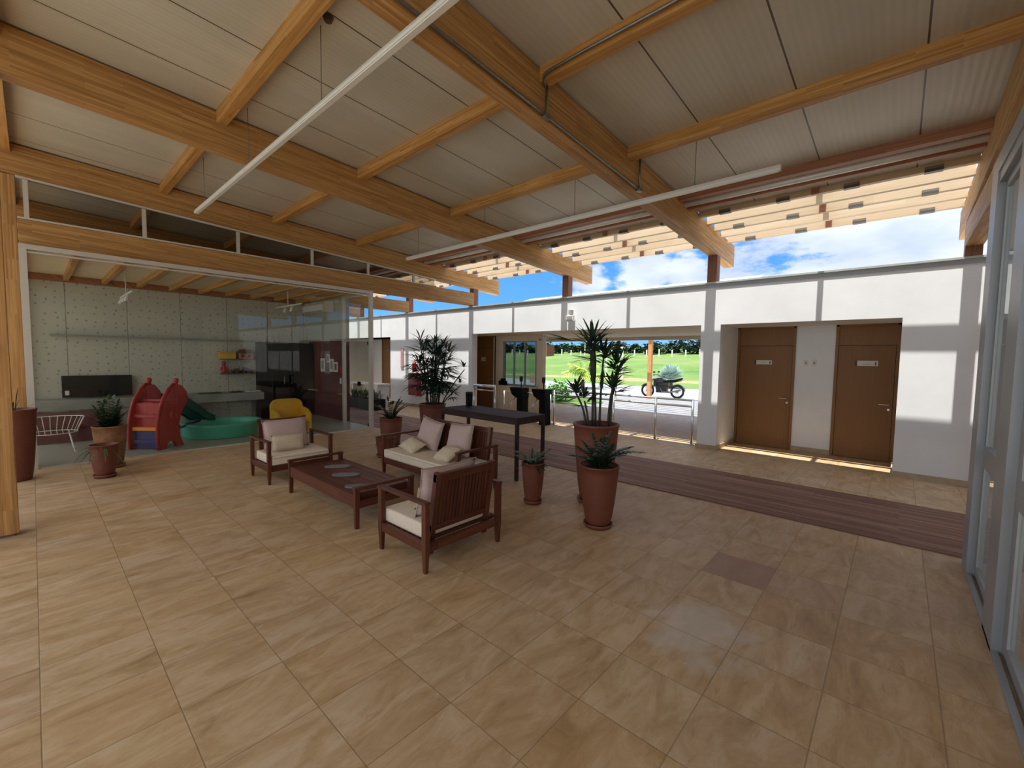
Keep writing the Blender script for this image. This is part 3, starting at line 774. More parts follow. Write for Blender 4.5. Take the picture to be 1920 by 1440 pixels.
# glass side with door (plane y = 5.24)
mb = MB((-9.8, 5.24, 0))
mb.box(-10.415, -10.34, 5.20, 5.275, 0, 3.165); mb.box(-10.34, -9.14, 5.21, 5.27, 2.03, 2.07); mb.box(-10.34, -9.14, 5.21, 5.27, 3.10, 3.17)
w4 = mb.build('window_4', 'alum_light'); tag(w4, kind='structure')
mb = MB((-9.8, 5.24, 0)); mb.box(-10.34, -9.14, 5.236, 5.244, 2.07, 3.10); o = mb.build('window_pane', 'glass'); o.parent = w4; o.location = (0, 0, 0)
mb = MB((-9.8, 5.24, 0)); mb.box(-10.33, -9.70, 5.236, 5.244, 0.02, 2.02); o = mb.build('window_pane', 'glass'); o.parent = w4; o.location = (0, 0, 0)
mb = MB((-9.4, 5.24, 0)); mb.box(-9.69, -9.16, 5.232, 5.242, 0.02, 2.02); d6 = mb.build('door_6', 'glass'); tag(d6, kind='structure')
for nm, bx in (('lock', (-9.69, -9.60, 5.215, 5.26, 0.96, 1.06)), ('hinge', (-9.22, -9.16, 5.215, 5.26, 0.03, 0.10)), ('hinge', (-9.22, -9.16, 5.215, 5.26, 1.94, 2.01)), ('door_handle', (-9.60, -9.54, 5.19, 5.215, 0.97, 1.0))):
    mb = MB((-9.4, 5.24, 0)); mb.box(*bx, bev=0.008); o = mb.build(nm, 'black'); o.parent = d6; o.location = (0, 0, 0)

# ---- right-hand glass doors (plane x = 0.5)
mb = MB((0.5, 1.5, 0))
for a, b in ((4.97, 5.26), (3.72, 4.06), (1.6, 1.75), (-0.6, -0.45), (-2.95, -2.8)):
    mb.box(0.49, 0.58, a, b, 0.0, 3.16)
mb.box(0.49, 0.60, -2.95, 5.26, 3.16, 3.30); mb.box(0.50, 0.58, -2.95, 5.26, 3.08, 3.16)
mb.box(0.49, 0.52, -2.95, 4.97, 0.0, 0.02); mb.box(0.54, 0.57, -2.95, 4.97, 0.0, 0.035)
w5 = mb.build('window_5', 'alum'); tag(w5, kind='structure')
def gpart(name, mat, boxes):
    mb = MB((0.5, 1.5, 0))
    for b in boxes: mb.box(*b)
    o = mb.build(name, mat); o.parent = w5; o.location = (0, 0, 0); return o
gpart('sliding_sash', 'alum', [(0.535, 0.565, 4.90, 4.97, 0.035, 3.08), (0.535, 0.565, 4.06, 4.12, 0.035, 3.08), (0.535, 0.565, 4.12, 4.9, 0.035, 0.10), (0.535, 0.565, 4.12, 4.9, 3.02, 3.08)])
gpart('sliding_sash', 'alum', [(0.535, 0.565, 3.60, 3.72, 0.035, 3.08), (0.535, 0.565, 1.75, 1.85, 0.035, 3.08), (0.535, 0.565, 1.85, 3.6, 0.035, 0.10), (0.535, 0.565, 1.85, 3.6, 3.02, 3.08)])
gpart('mid_rail', 'alum', [(0.53, 0.57, 4.12, 4.90, 0.90, 1.06)])
gpart('mid_rail', 'alum', [(0.53, 0.57, 1.85, 3.60, 0.90, 1.06)])
gpart('window_pane', 'glass', [(0.546, 0.554, 4.12, 4.90, 0.10, 3.02)])
gpart('window_pane', 'glass', [(0.546, 0.554, 1.85, 3.60, 0.10, 3.02)])
gpart('window_pane', 'glass', [(0.546, 0.554, -0.45, 1.6, 0.02, 3.1)])
gpart('window_pane', 'glass', [(0.546, 0.554, -2.8, -0.6, 0.02, 3.1)])
mb = MB(); mb.box(12.0, 12.2, -3, 8.5, 0, 4.0); struct('wall_right', mb, 'beige_render')
mb = MB(); mb.box(0.6, 12, 5.14, 5.26, 2.6, 3.3); mb.box(1.9, 12, 5.14, 5.26, 0, 2.6); struct('wall_side', mb, 'beige_render')
mb = MB((0.82, 8.2, 0)); mb.box(0.86, 0.93, 8.42, 8.53, 0, 2.36)
tag(mb.build('timber_jamb', 'orange_wood'), 'narrow reddish timber jamb seen through the grey glass doors', 'post')

# deck strip
mb = MB()
n = 29
for k in range(n):
    a = 5.37 + k * (1.58 / n); mb.box(-20, 14, a, a + 1.58 / n - 0.006, -0.01, 0.012)
struct('deck', mb, 'deck_wood')

# ================================================================ lounge seating
R_ = math.radians
def seat_set(name, label, cat, W, loc, rz, slats, ncush=1, wmat='dark_wood'):
    """low slatted armchair / sofa; local +X is the front, origin under the middle of the rear edge"""
    t = thing(name, label, cat, loc, rz)
    h = W / 2; D = 0.68
    for sx in (0, 1):
        for s in (-1, 1):
            x = 0.03 if sx == 0 else D - 0.02; y = s * (h - 0.025)
            mb = MB((x, y, 0)); mb.box(x - 0.026, x + 0.026, y - 0.021, y + 0.021, 0, 0.20, taper=0.62)
            mb.box(x - 0.026, x + 0.026, y - 0.021, y + 0.021, 0.20, 0.545 if sx else 0.555, bev=0.003)
            mb.build('leg', 'dark_wood_z', t)
    for s in (-1, 1):
        y = s * (h - 0.025)
        mb = MB((0.34, y, 0.56)); mb.box(0.0, D + 0.01, y - 0.026, y + 0.026, 0.545, 0.57, bev=0.006); mb.build('armrest', 'dark_wood_x', t)
        mb = MB((0.34, y, 0.2)); mb.box(0.05, D - 0.04, y - 0.016, y + 0.016, 0.17, 0.245, bev=0.003); mb.build('side_rail', 'dark_wood_x', t)
    mb = MB((D - 0.02, 0, 0.2)); mb.box(D - 0.04, D - 0.005, -h + 0.046, h - 0.046, 0.165, 0.245, bev=0.003); mb.build('front_rail', 'dark_wood', t)
    mb = MB((0.05, 0, 0.2)); mb.box(0.02, 0.05, -h + 0.046, h - 0.046, 0.16, 0.235, bev=0.003); mb.build('rear_rail', 'dark_wood', t)
    mb = MB((0.3, 0, 0.24))
    for k in range(8): mb.box(0.08 + k * 0.073, 0.13 + k * 0.073, -h + 0.05, h - 0.05, 0.225, 0.243)
    mb.build('seat_slats', 'dark_wood', t)
    # raked back panel
    rot = Matrix.Rotation(math.radians(-9), 3, 'Y'); piv = (0.10, 0, 0.20)
    bi = h - 0.105
    def rb(mb, *b): mb.box(*b, rot=rot, piv=piv); return mb
    mb = MB((0.05, 0, 0.5)); rb(mb, 0.085, 0.12, -bi, bi, 0.715, 0.78); mb.build('top_rail', 'dark_wood', t)
    mb = MB((0.05, 0, 0.5)); rb(mb, 0.085, 0.12, -bi, bi, 0.30, 0.345); mb.build('lower_rail', 'dark_wood', t)
    for s in (-1, 1):
        y0 = s * bi - (0.045 if s > 0 else 0); mb = MB((0.05, y0, 0.5)); rb(mb, 0.08, 0.125, y0, y0 + 0.045, 0.10 if ncush == 1 else 0.18, 0.79); mb.build('back_stile', 'dark_wood_z', t)
    mb = MB((0.05, 0, 0.5))
    for k in range(slats):
        y = -bi + 0.06 + (2 * bi - 0.12) * (k + 0.5) / slats; w = (2 * bi - 0.12) / slats * 0.36
        rb(mb, 0.092, 0.112, y - w, y + w, 0.345, 0.715)
    mb.build('back_slats', 'dark_wood_z', t)
    # seat cushion with piping
    mb = MB((0.4, 0, 0.3)); mb.box(0.10, D + 0.0, -h + 0.052, h - 0.052, 0.247, 0.365, bev=0.022); cu = mb.build('seat_cushion', 'cushion_cream', t, True)
    mb = MB(); x1 = D - 0.39; yy = h - 0.058
    mb.tube([(x1 - 0.02, -yy, 0.045), (x1 - 0.002, -yy + 0.02, 0.045), (x1 - 0.002, yy - 0.02, 0.045), (x1 - 0.02, yy, 0.045)], 0.005, 6)
    mb.build('piping', 'cushion_sand', cu)
    return t
seat_set('armchair', 'dark slatted wooden armchair nearest the camera, seen from behind', 'armchair', 0.86, (-2.64, 2.40, 0), PI, 14)
seat_set('armchair', 'dark wooden armchair at the far left end of the coffee table', 'armchair', 0.86, (-6.65, 2.40, 0), 0, 14)
seat_set('sofa', 'dark wooden two-seat sofa with cream seat behind the coffee table', 'sofa', 1.66, (-4.62, 3.98, 0), -PI / 2, 30, 2)

def pillow(name, mat, w, h, d, loc, rot, label, group=None, k=12, sag=0.0):
    """plump cushion: w along local X, h along local Z, d thick along local Y"""
    mb = MB()
    sides = []
    for sgn in (-1, 1):
        g = []
        for j in range(k + 1):
            row = []
            for i in range(k + 1):
                u = -1 + 2 * i / k; v = -1 + 2 * j / k
                e = (max(0, 1 - abs(u) ** 2.6) * max(0, 1 - abs(v) ** 2.6)) ** 0.55
                pin = 1 - 0.055 * (1 - u * u) * 0 - 0.05 * (abs(u) ** 0.5) * (1 - abs(v)) - 0.0
                X = u * w / 2 * (1 - 0.06 * (1 - v * v)); Z = v * h / 2 * (1 - 0.06 * (1 - u * u))
                Y = sgn * d / 2 * e * (1 + 0.10 * math.sin(3.1 * u + 1.3 * v + sag) + 0.06 * math.sin(7 * v + 2 * u))
                row.append(mb.bm.verts.new((X, Y, Z)))
            g.append(row)
        for j in range(k):
            for i in range(k): mb.bm.faces.new((g[j][i], g[j][i + 1], g[j + 1][i + 1], g[j + 1][i]))
    bmesh.ops.remove_doubles(mb.bm, verts=mb.bm.verts[:], dist=0.0008)
    o = mb.build(name, mat, smooth=True)
    o.location = loc; o.rotation_euler = rot
    tag(o, label, 'pillow', group)
    # sewn edge
    mb = MB(); pts = []
    for t_ in range(33):
        a = t_ / 32 * 4; s_ = int(min(a, 3.999)); f = a - s_
        u, v = [(-1 + 2 * f, -1), (1, -1 + 2 * f), (1 - 2 * f, 1), (-1, 1 - 2 * f)][s_]
        pts.append((u * w / 2 * (1 - 0.06 * (1 - v * v)), 0, v * h / 2 * (1 - 0.06 * (1 - u * u))))
    mb.tube(pts, 0.004, 5, cap=False); mb.build('piping', mat, o)
    return o
R_ = math.radians
# far armchair: faces +X, backrest at x~-6.55
pillow('back_pillow', 'cushion_pink', 0.60, 0.42, 0.17, (-6.43, 2.37, 0.575), (R_(-14), R_(0), R_(90)), 'dusty pink back pillow leaning in the far left armchair')
pillow('lumbar_pillow', 'cushion_sand', 0.43, 0.22, 0.13, (-6.26, 2.33, 0.475), (R_(-16), R_(2), R_(90)), 'narrow beige lumbar pillow in front of the pink one in the far left armchair')
# sofa: faces -Y, backrest at y~3.9
pillow('back_pillow', 'cushion_pink', 0.52, 0.44, 0.17, (-4.99, 3.80, 0.575), (R_(-14), R_(7), R_(-3)), 'left one of two dusty pink back pillows on the sofa')
pillow('back_pillow', 'cushion_pink', 0.54, 0.45, 0.17, (-4.34, 3.80, 0.58), (R_(-15), R_(-5), R_(-6)), 'right one of two dusty pink back pillows on the sofa')
pillow('lumbar_pillow', 'cushion_sand', 0.44, 0.25, 0.13, (-5.08, 3.56, 0.435), (R_(-62), R_(6), R_(-10)), 'beige pillow lying at the left end of the sofa seat')
pillow('lumbar_pillow', 'cushion_sand', 0.44, 0.26, 0.13, (-4.28, 3.53, 0.445), (R_(-55), R_(-6), R_(-12)), 'beige pillow lying at the right end of the sofa seat')
# near armchair: faces -X, backrest at x~-2.74
pillow('back_pillow', 'cushion_pink', 0.60, 0.44, 0.16, (-2.86, 2.36, 0.575), (R_(-13), 0, R_(-90)), 'dusty pink back pillow hidden against the slats of the nearest armchair')
pillow('lumbar_pillow', 'cushion_sand', 0.40, 0.22, 0.12, (-3.03, 2.36, 0.47), (R_(-20), 0, R_(-90)), 'beige lumbar pillow in the nearest armchair')

# ---- coffee table
t = thing('coffee_table', 'low dark wooden coffee table with raised end bars', 'table', (-4.67, 2.38, 0))
for sx, x in ((-1, -0.80), (1, 0.80)):
    for y in (-0.315, 0.315):
        mb = MB((x, y, 0)); mb.box(x - 0.022, x + 0.022, y - 0.025, y + 0.025, 0, 0.385, taper=0.8, bev=0.003); mb.build('leg', 'dark_wood_z', t)
    mb = MB((x, 0, 0.4)); mb.box(x - 0.026, x + 0.026, -0.345, 0.345, 0.385, 0.412, bev=0.005); mb.build('end_bar', 'dark_wood', t)
    mb = MB((x, 0, 0.25)); mb.box(x - 0.015, x + 0.015, -0.29, 0.29, 0.20, 0.27, bev=0.003); mb.build('end_rail', 'dark_wood', t)
mb = MB((0, 0, 0.3))
for k in range(7): mb.box(-0.70, 0.70, -0.30 + k * 0.0862, -0.30 + k * 0.0862 + 0.083, 0.30, 0.325, bev=0.002)
mb.build('tabletop', 'dark_wood_x', t)
for s in (-1, 1):
    mb = MB((0, s * 0.31, 0.25)); mb.box(-0.78, 0.78, s * 0.315 - 0.015, s * 0.315 + 0.015, 0.205, 0.33, bev=0.003); mb.build('side_apron', 'dark_wood_x', t)
for x in (-0.72, 0.72):
    mb = MB((x, 0, 0.28)); mb.box(x - 0.02, x + 0.02, -0.30, 0.30, 0.21, 0.329); mb.build('end_apron', 'dark_wood', t)
def slate(loc, rz, label):
    mb = MB(); n = 28
    prof = [(0.155 * (abs(math.cos(a)) ** 0.8) * (1 if math.cos(a) > 0 else -1), 0.062 * math.sin(a)) for a in [2 * PI * k / n for k in range(n)]]
    mb.prism(prof, 'Z', 0, 0.012)
    o = mb.build('slate_tray', 'slate'); o.location = loc; o.rotation_euler.z = rz
    tag(o, label, 'tray')
slate((-5.06, 2.46, 0.327), 0.9, 'grey oval slate tray on the coffee table, farthest of the three')
slate((-4.64, 2.35, 0.327), 0.85, 'grey oval slate tray on the coffee table, middle of the three')
slate((-4.12, 2.24, 0.327), 0.85, 'grey oval slate tray on the coffee table, nearest the camera')

# ---- console table behind the sofa
t = thing('console_table', 'tall narrow dark console table behind the sofa', 'table', (-4.65, 4.70, 0))
cx0, cx1, cy0, cy1 = -0.83, 0.83, -0.32, 0.30
mb = MB((0, 0, 0.85)); mb.box(cx0, cx1, cy0, cy1, 0.835, 0.872, bev=0.004); mb.build('tabletop', 'console_wood', t)
for x in (cx0 + 0.022, cx1 - 0.022):
    for y in (cy0 + 0.022, cy1 - 0.022):
        mb = MB((x, y, 0)); mb.box(x - 0.022, x + 0.022, y - 0.022, y + 0.022, 0, 0.835, bev=0.003); mb.build('leg', 'console_wood', t)
for y in (cy0 + 0.012, cy1 - 0.012):
    mb = MB((0, y, 0.8)); mb.box(cx0 + 0.04, cx1 - 0.04, y - 0.012, y + 0.012, 0.775, 0.835); mb.build('apron', 'console_wood', t)
for x in (cx0 + 0.012, cx1 - 0.012):
    mb = MB((x, 0, 0.8)); mb.box(x - 0.012, x + 0.012, cy0 + 0.04, cy1 - 0.04, 0.775, 0.835); mb.build('apron', 'console_wood', t)
t = thing('dispenser', 'black cylindrical dispenser standing on the console table', 'dispenser', (-5.36, 4.90, 0.872))
mb = MB(); mb.lathe([(0, 0), (0.052, 0), (0.055, 0.02), (0.060, 0.19), (0, 0.19)], n=20); mb.build('body', 'black', t, True)
mb = MB(); mb.lathe([(0, 0.19), (0.062, 0.19), (0.062, 0.225), (0.05, 0.235), (0, 0.235)], n=20); mb.build('lid', 'black_panel', t, True)

# ================================================================ plants
def pot(t, H, rt, rb, mat='terracotta', saucer=True, band=False):
    z0 = 0.035 if saucer else 0.0
    if saucer:
        mb = MB(); mb.lathe([(0, 0), (rb * 1.12, 0), (rb * 1.28, 0.028), (rb * 1.28, 0.045), (rb * 1.18, 0.045), (rb * 1.1, 0.02), (0, 0.02)]); mb.build('saucer', mat, t, True)
    prof = [(0, z0), (rb, z0), (rb * 1.05, z0 + 0.02)]
    for k in range(1, 9):
        a = k / 8; prof.append((rb + (rt - rb) * (a ** 0.62), z0 + (H - z0) * a * 0.97))
    prof += [(rt * 1.03, H * 0.975), (rt * 1.035, H), (rt * 0.93, H), (rt * 0.90, H - 0.05), (rt * 0.88, H - 0.06)]
    mb = MB(); mb.lathe(prof, n=36); mb.build('pot', mat, t, True)
    mb = MB(); mb.lathe([(0, H - 0.045), (rt * 0.45, H - 0.040), (rt * 0.905, H - 0.05)], n=24); mb.build('soil', 'soil', t, True)
def fan(mb, p, d, n, L, w, rnd, spread=1.25, droop=0.25):
    """fan-shaped palm leaf: leaflets radiate from a point in the plane around direction d"""
    d = Vector(d).normalized(); side = d.cross(Vector((0, 0, 1)))
    if side.length < 0.05: side = Vector((1, 0, 0))
    side.normalize(); nrm = side.cross(d).normalized()
    for k in range(n):
        a = (k / (n - 1) - 0.5) * 2 * spread
        v = d * math.cos(a) + side * math.sin(a) + nrm * rnd.uniform(-0.12, 0.12)
        l = L * (1 - 0.22 * abs(a) / spread) * rnd.uniform(0.9, 1.08)
        mb.blade(p, v, l, w, droop * rnd.uniform(0.6, 1.3), seg=4, up=None)
def cane_palm(t, H, canes, rnd):
    """canes: list of (x, y, lean x, lean y, stem height, number of fans, fan size, kind)"""
    fol = MB()
    for (x, y, lx, ly, h, nf, L) in canes:
        pts = [(x + lx * (k / 5) ** 1.3, y + ly * (k / 5) ** 1.3, H - 0.05 + h * k / 5) for k in range(6)]
        mb = MB(pts[0]); mb.tube(pts, 0.011, 7, radii=[0.014, 0.0135, 0.013, 0.0125, 0.012, 0.009]); mb.build('stem', 'cane', t, True)
        for k in range(nf):
            f = k / max(1, nf - 1); zf = 0.42 + 0.58 * f
            i = min(4, int(zf * 5)); q = Vector(pts[i]).lerp(Vector(pts[i + 1]), zf * 5 - i)
            a = k * 2.399 + rnd.uniform(-0.4, 0.4); el = -0.05 + 1.15 * f ** 1.6 + rnd.uniform(-0.15, 0.15)
            d = Vector((math.cos(a) * math.cos(el), math.sin(a) * math.cos(el), math.sin(el)))
            pl = L * rnd.uniform(0.35, 0.7) * (1.0 - 0.4 * f)
            e = q + d * pl
            fol.tube([q, q + d * pl * 0.5 + Vector((0, 0, 0.01)), e], 0.003, 4)
            fan(fol, e, d + Vector((0, 0, -0.12)), rnd.choice([6, 7, 8, 9]), L * rnd.uniform(0.85, 1.1), 0.036, rnd)
    fol.build('foliage', 'leaf_dark', t)
def zz(t, H, stems, mat='leaf_zz', llen=0.085, lw=0.052):
    mb = MB()
    for (az, lean, L) in stems:
        n = 11; pts = []
        for k in range(n):
            f = k / (n - 1); a = lean * (0.35 + 0.65 * f)
            r = L * f * math.sin(a); z = L * f * math.cos(a)
            pts.append(Vector((0.03 * math.cos(az) + r * math.cos(az), 0.03 * math.sin(az) + r * math.sin(az), H - 0.05 + z)))
        mb.tube(pts, 0.006, 5, radii=[0.008 - 0.0005 * k for k in range(n)])
        for k in range(2, n):
            d = (pts[k] - pts[k - 1]).normalized(); s = d.cross(Vector((0, 0, 1)))
            if s.length < 0.05: s = Vector((-math.sin(az), math.cos(az), 0))
            s.normalize()
            for sg in (-1, 1):
                q = pts[k] - d * 0.012 * (sg > 0)
                mb.blade(q, s * sg + d * 0.35 + Vector((0, 0, 0.12)), llen * (1 - 0.35 * (k / n) ** 3), lw, 0.1, seg=3, fold=0.1)
        mb.blade(pts[-1], (pts[-1] - pts[-2]), llen, lw, 0.05, seg=3)
    mb.build('foliage', mat, t)
def straps(t, H, n, L, w, rnd, mat='leaf_dark', droop=(0.3, 1.0), elr=(0.2, 1.4), r0=0.03, bias=None):
    mb = MB()
    for k in range(n):
        a = k * 2.399 + rnd.uniform(-0.3, 0.3)
        if bias is not None and rnd.random() < 0.6: a = bias + rnd.uniform(-0.8, 0.8)
        el = rnd.uniform(*elr)
        d = (math.cos(a) * math.cos(el), math.sin(a) * math.cos(el), math.sin(el))
        mb.blade((r0 * math.cos(a), r0 * math.sin(a), H - 0.05), d, L * rnd.uniform(0.7, 1.1), w, rnd.uniform(*droop), seg=7)
    mb.build('foliage', mat, t)

rnd = random.Random(3)
t = thing('potted_plant', 'potted plant with glossy paired leaves in the terracotta pot nearest the camera', 'potted plant', (-2.19, 3.78, 0))
pot(t, 0.635, 0.195, 0.115, 'terracotta')
zz(t, 0.62, [(0.62, 1.05, 0.40), (0.80, 0.85, 0.34), (2.0, 0.5, 0.28), (3.3, 0.75, 0.26), (4.1, 0.45, 0.30), (5.2, 0.7, 0.28), (1.2, 0.25, 0.34), (2.7, 0.3, 0.31), (5.9, 0.5, 0.31), (3.7, 1.0, 0.25), (0.0, 0.8, 0.26), (4.6, 0.9, 0.25), (1.6, 0.75, 0.26), (2.4, 0.9, 0.25), (5.5, 0.3, 0.32)])

t = thing('potted_palm', 'tall slender cane palm in the large terracotta pot at the railing side', 'potted palm', (-2.62, 4.42, 0))
pot(t, 0.935, 0.262, 0.16, 'terracotta_bright')
fol = MB()
def RGT(a): return Vector((0.744, 0.668, 0)) * a          # picture-right on the floor plane
def stem(x, y, tip, h, r=0.012):
    b = Vector((x, y, 0.885)); e = Vector((x, y, 0.9 + h)) + tip
    pts = [b.lerp(e, k / 6) + Vector((0, 0, 0)) + tip * (-0.25 * math.sin(PI * k / 6)) for k in range(7)]
    mb = MB(pts[0]); mb.tube(pts, r, 7, radii=[r * 1.2] * 3 + [r] * 3 + [r * 0.8]); mb.build('stem', 'cane', t, True)
    return pts
specs = [(-0.05, 0.00, RGT(-0.02), 0.98, 9, 0.36), (0.02, 0.04, RGT(0.03), 0.86, 5, 0.30), (0.11, 0.08, RGT(0.10), 0.72, 7, 0.30), (0.13, 0.10, RGT(0.02), 0.46, 5, 0.27),
         (-0.10, -0.07, RGT(-0.13), 0.40, 5, 0.24), (-0.06, -0.08, RGT(-0.05), 0.30, 3, 0.2), (-0.02, 0.02, RGT(-0.10), 0.97, 0, 0.3)]
for (x, y, tip, h, nf, L) in specs:
    pts = stem(x, y, tip, h)
    for k in range(nf):
        f = k / max(1, nf - 1); zf = 0.80 + 0.20 * f
        i = min(5, int(zf * 6)); q = pts[i].lerp(pts[i + 1], zf * 6 - i)
        a = k * 2.399 + rnd.uniform(-0.4, 0.4) + x * 30; el = 0.15 + 1.1 * f
        d = Vector((math.cos(a) * math.cos(el), math.sin(a) * math.cos(el), math.sin(el)))
        e = q + d * 0.04
        fan(fol, e, d, rnd.choice([6, 7, 8]), L * rnd.uniform(0.85, 1.05), 0.034, rnd, spread=1.1, droop=0.12)
    # fibrous thatch below the crown and dead leaf shreds
    if h > 0.7:
        for k in range(16):
            q = pts[4].lerp(pts[5], rnd.random()); a = rnd.uniform(0, 6.28)
            fol.blade(q, (math.cos(a) * 0.25, math.sin(a) * 0.25, -1), rnd.uniform(0.08, 0.2), 0.02, 0.0, seg=3)
fb = MB((0, 0, 1.5)); fb.tube([(-0.05 + 0.0, 0.0, 1.35), (-0.055, 0.0, 1.5), (-0.06, -0.005, 1.68), (-0.06, -0.01, 1.82)], 0.03, 9, radii=[0.016, 0.034, 0.038, 0.024]); fb.build('fibre_sheath', 'cane', t, True)
# the long leaf that reaches left
e = pts[-1]
fol.tube([e, e + RGT(-0.12) + Vector((0, 0, 0.05)), e + RGT(-0.20) + Vector((0, 0, 0.03))], 0.0035, 5)
fan(fol, e + RGT(-0.20) + Vector((0, 0, 0.03)), RGT(-1.0) + Vector((0, 0, 0.22)), 8, 0.36, 0.036, rnd, spread=0.40, droop=0.05)
fol.build('foliage', 'leaf_dark', t)
M['leaf_dark']

t = thing('potted_plant', 'small potted plant with arching strap leaves beside the console table leg', 'potted plant', (-3.11, 3.86, 0))
pot(t, 0.485, 0.135, 0.085, 'terracotta')
zz(t, 0.48, [(0.3, 1.0, 0.26), (1.2, 0.8, 0.24), (2.2, 1.1, 0.22), (3.2, 1.0, 0.26), (4.2, 0.9, 0.22), (5.2, 1.0, 0.25)], 'leaf_mid', 0.07, 0.030)
straps(t, 0.48, 22, 0.28, 0.036, rnd, 'leaf_dark', (0.2, 0.9), (0.3, 1.45))

t = thing('potted_palm', 'bushy dense cane palm in a terracotta pot behind the sofa', 'potted palm', (-7.50, 5.78, 0))
pot(t, 0.67, 0.285, 0.22, 'terracotta', saucer=True)
cs = []
for k in range(15):
    a = k * 2.399; r = 0.05 + 0.13 * (k % 5) / 5
    lx = math.cos(a) * (0.10 + 0.16 * rnd.random()); ly = math.sin(a) * (0.10 + 0.16 * rnd.random())
    cs.append((r * math.cos(a), r * math.sin(a), lx, ly, rnd.choice([1.15, 1.3, 1.05, 0.75, 1.25, 0.9]), rnd.choice([9, 10, 12]), 0.36))
cs.append((0.15, 0.14, 0.30, 0.27, 0.45, 3, 0.22)); cs.append((0.16, 0.12, 0.36, 0.34, 0.80, 3, 0.24))
cane_palm(t, 0.67, cs, rnd)

t = thing('potted_plant', 'leafy green plant in a terracotta pot left of the sofa, the taller of the pair', 'potted plant', (-6.98, 4.42, 0))
pot(t, 0.545, 0.205, 0.15, 'terracotta')
zz(t, 0.53, [(0.7, 0.85, 0.46), (0.3, 0.7, 0.38), (1.6, 0.5, 0.36), (2.6, 0.6, 0.34), (3.6, 0.75, 0.36), (4.4, 0.5, 0.34), (5.3, 0.8, 0.33), (1.1, 0.3, 0.4), (3.0, 0.25, 0.38), (5.9, 0.4, 0.36), (4.9, 1.0, 0.3)], 'leaf_zz', 0.10, 0.05)
t = thing('potted_plant', 'terracotta pot with sparse grassy leaves left of the sofa arm, the shorter of the pair', 'potted plant', (-6.35, 3.92, 0))
pot(t, 0.33, 0.165, 0.12, 'terracotta')
straps(t, 0.33, 22, 0.27, 0.013, rnd, 'leaf_mid', (0.2, 0.9), (0.2, 1.3))

t = thing('potted_plant', 'spreading grassy plant in a terracotta pot by the playroom glass, in front of its neighbour', 'potted plant', (-7.93, 0.60, 0))
pot(t, 0.45, 0.150, 0.095, 'terracotta')
straps(t, 0.44, 34, 0.33, 0.016, rnd, 'leaf_mid', (0.5, 1.1), (0.0, 0.7), bias=-2.3)
t = thing('potted_plant', 'compact leafy plant in a worn terracotta pot against the playroom glass', 'potted plant', (-8.55, 0.72, 0))
pot(t, 0.62, 0.195, 0.125, 'terracotta_worn')
zz(t, 0.60, [(k * 2.4, 0.10 + 0.040 * k, 0.46 - 0.018 * k) for k in range(19)], 'leaf_zz', 0.085, 0.055)
t = thing('potted_plant', 'tall dark terracotta pot beside the wooden column with a thin bare plant', 'potted plant', (-8.50, -0.20, 0))
pot(t, 0.935, 0.215, 0.14, 'terracotta', saucer=False)
straps(t, 0.93, 9, 0.42, 0.014, rnd, 'leaf_dark', (0.1, 0.7), (0.5, 1.5))
mb = MB((0, -0.03, 0.9)); mb.tube([(0, -0.03, 0.88), (0.02, -0.05, 1.3), (0.0, -0.07, 1.75)], 0.007, 6); mb.build('stem', 'cane', t, True)

# ================================================================ playroom contents
t = thing('counter', 'long grey concrete counter along the dotted playroom wall', 'counter', (-12.19, 2.0, 0))
mb = MB((0, 0, 0)); mb.box(-0.30, 0.30, -2.08, 1.88, 0.55, 0.74, bev=0.008); mb.build('worktop', 'concrete', t)
for k, y in enumerate((-1.15, -0.55, 0.02)):
    mb = MB((0, y, 0.3)); mb.box(-0.30, 0.18, y - 0.27, y + 0.27, 0.07, 0.55); cb = mb.build('cabinet', 'cabinet_white', t)
    mb = MB((0.19, 0, 0)); mb.box(0.182, 0.195, -0.255, 0.255, -0.21, 0.235, bev=0.003); mb.build('door', 'cabinet_white', cb)
mb = MB((0, -0.56, 0.03)); mb.box(-0.28, 0.14, -1.42, 0.29, 0.0, 0.07); mb.build('plinth', 'cabinet_dark', t)
for y in (-0.85, -0.26):
    mb = MB((0.2, y, 0.3)); mb.box(0.18, 0.205, y - 0.012, y + 0.012, 0.07, 0.55); mb.build('divider', 'black', t)
for y in (-2.0, 1.80):
    mb = MB((0, y, 0.3)); mb.box(-0.28, -0.20, y - 0.03, y + 0.03, 0, 0.55); mb.build('leg', 'concrete', t)
tag(MB((-12.42, 2.0, 2.02)).box(-12.5, -12.33, 0.24, 3.85, 2.0, 2.03).build('wall_shelf', 'concrete'), 'long thin empty shelf across the dotted playroom wall', 'shelf')
t = thing('television', 'wide black flat television panel leaning low on the dotted wall', 'television', (-12.40, 0.9, 0.76))
mb = MB(); mb.box(-0.03, 0.02, -0.53, 0.53, 0, 0.44, bev=0.006); mb.build('screen', 'black_panel', t)
mb = MB(); mb.box(0.0205, 0.023, -0.49, -0.43, 0.05, 0.14); mb.build('sticker', 'paper', t)
t = thing('storage_cabinet', 'tall black cabinet in the corner of the playroom behind the glass', 'cabinet', (-12.29, 4.55, 0))
mb = MB(); mb.box(-0.2, 0.12, -0.66, 0.70, 0, 2.0); mb.build('body', 'cabinet_dark', t)
for y0, y1 in ((-0.65, -0.02), (0.02, 0.69)):
    mb = MB((0.13, (y0 + y1) / 2, 1)); mb.box(0.12, 0.14, y0, y1, 0.05, 1.98, bev=0.004); d = mb.build('door', 'cabinet_dark', t)
    mb = MB(); mb.tube([(0.02, 0.25 if y0 < 0 else -0.25, -0.1), (0.02, 0.25 if y0 < 0 else -0.25, 0.1)], 0.008, 6); mb.build('handle', 'steel', d)
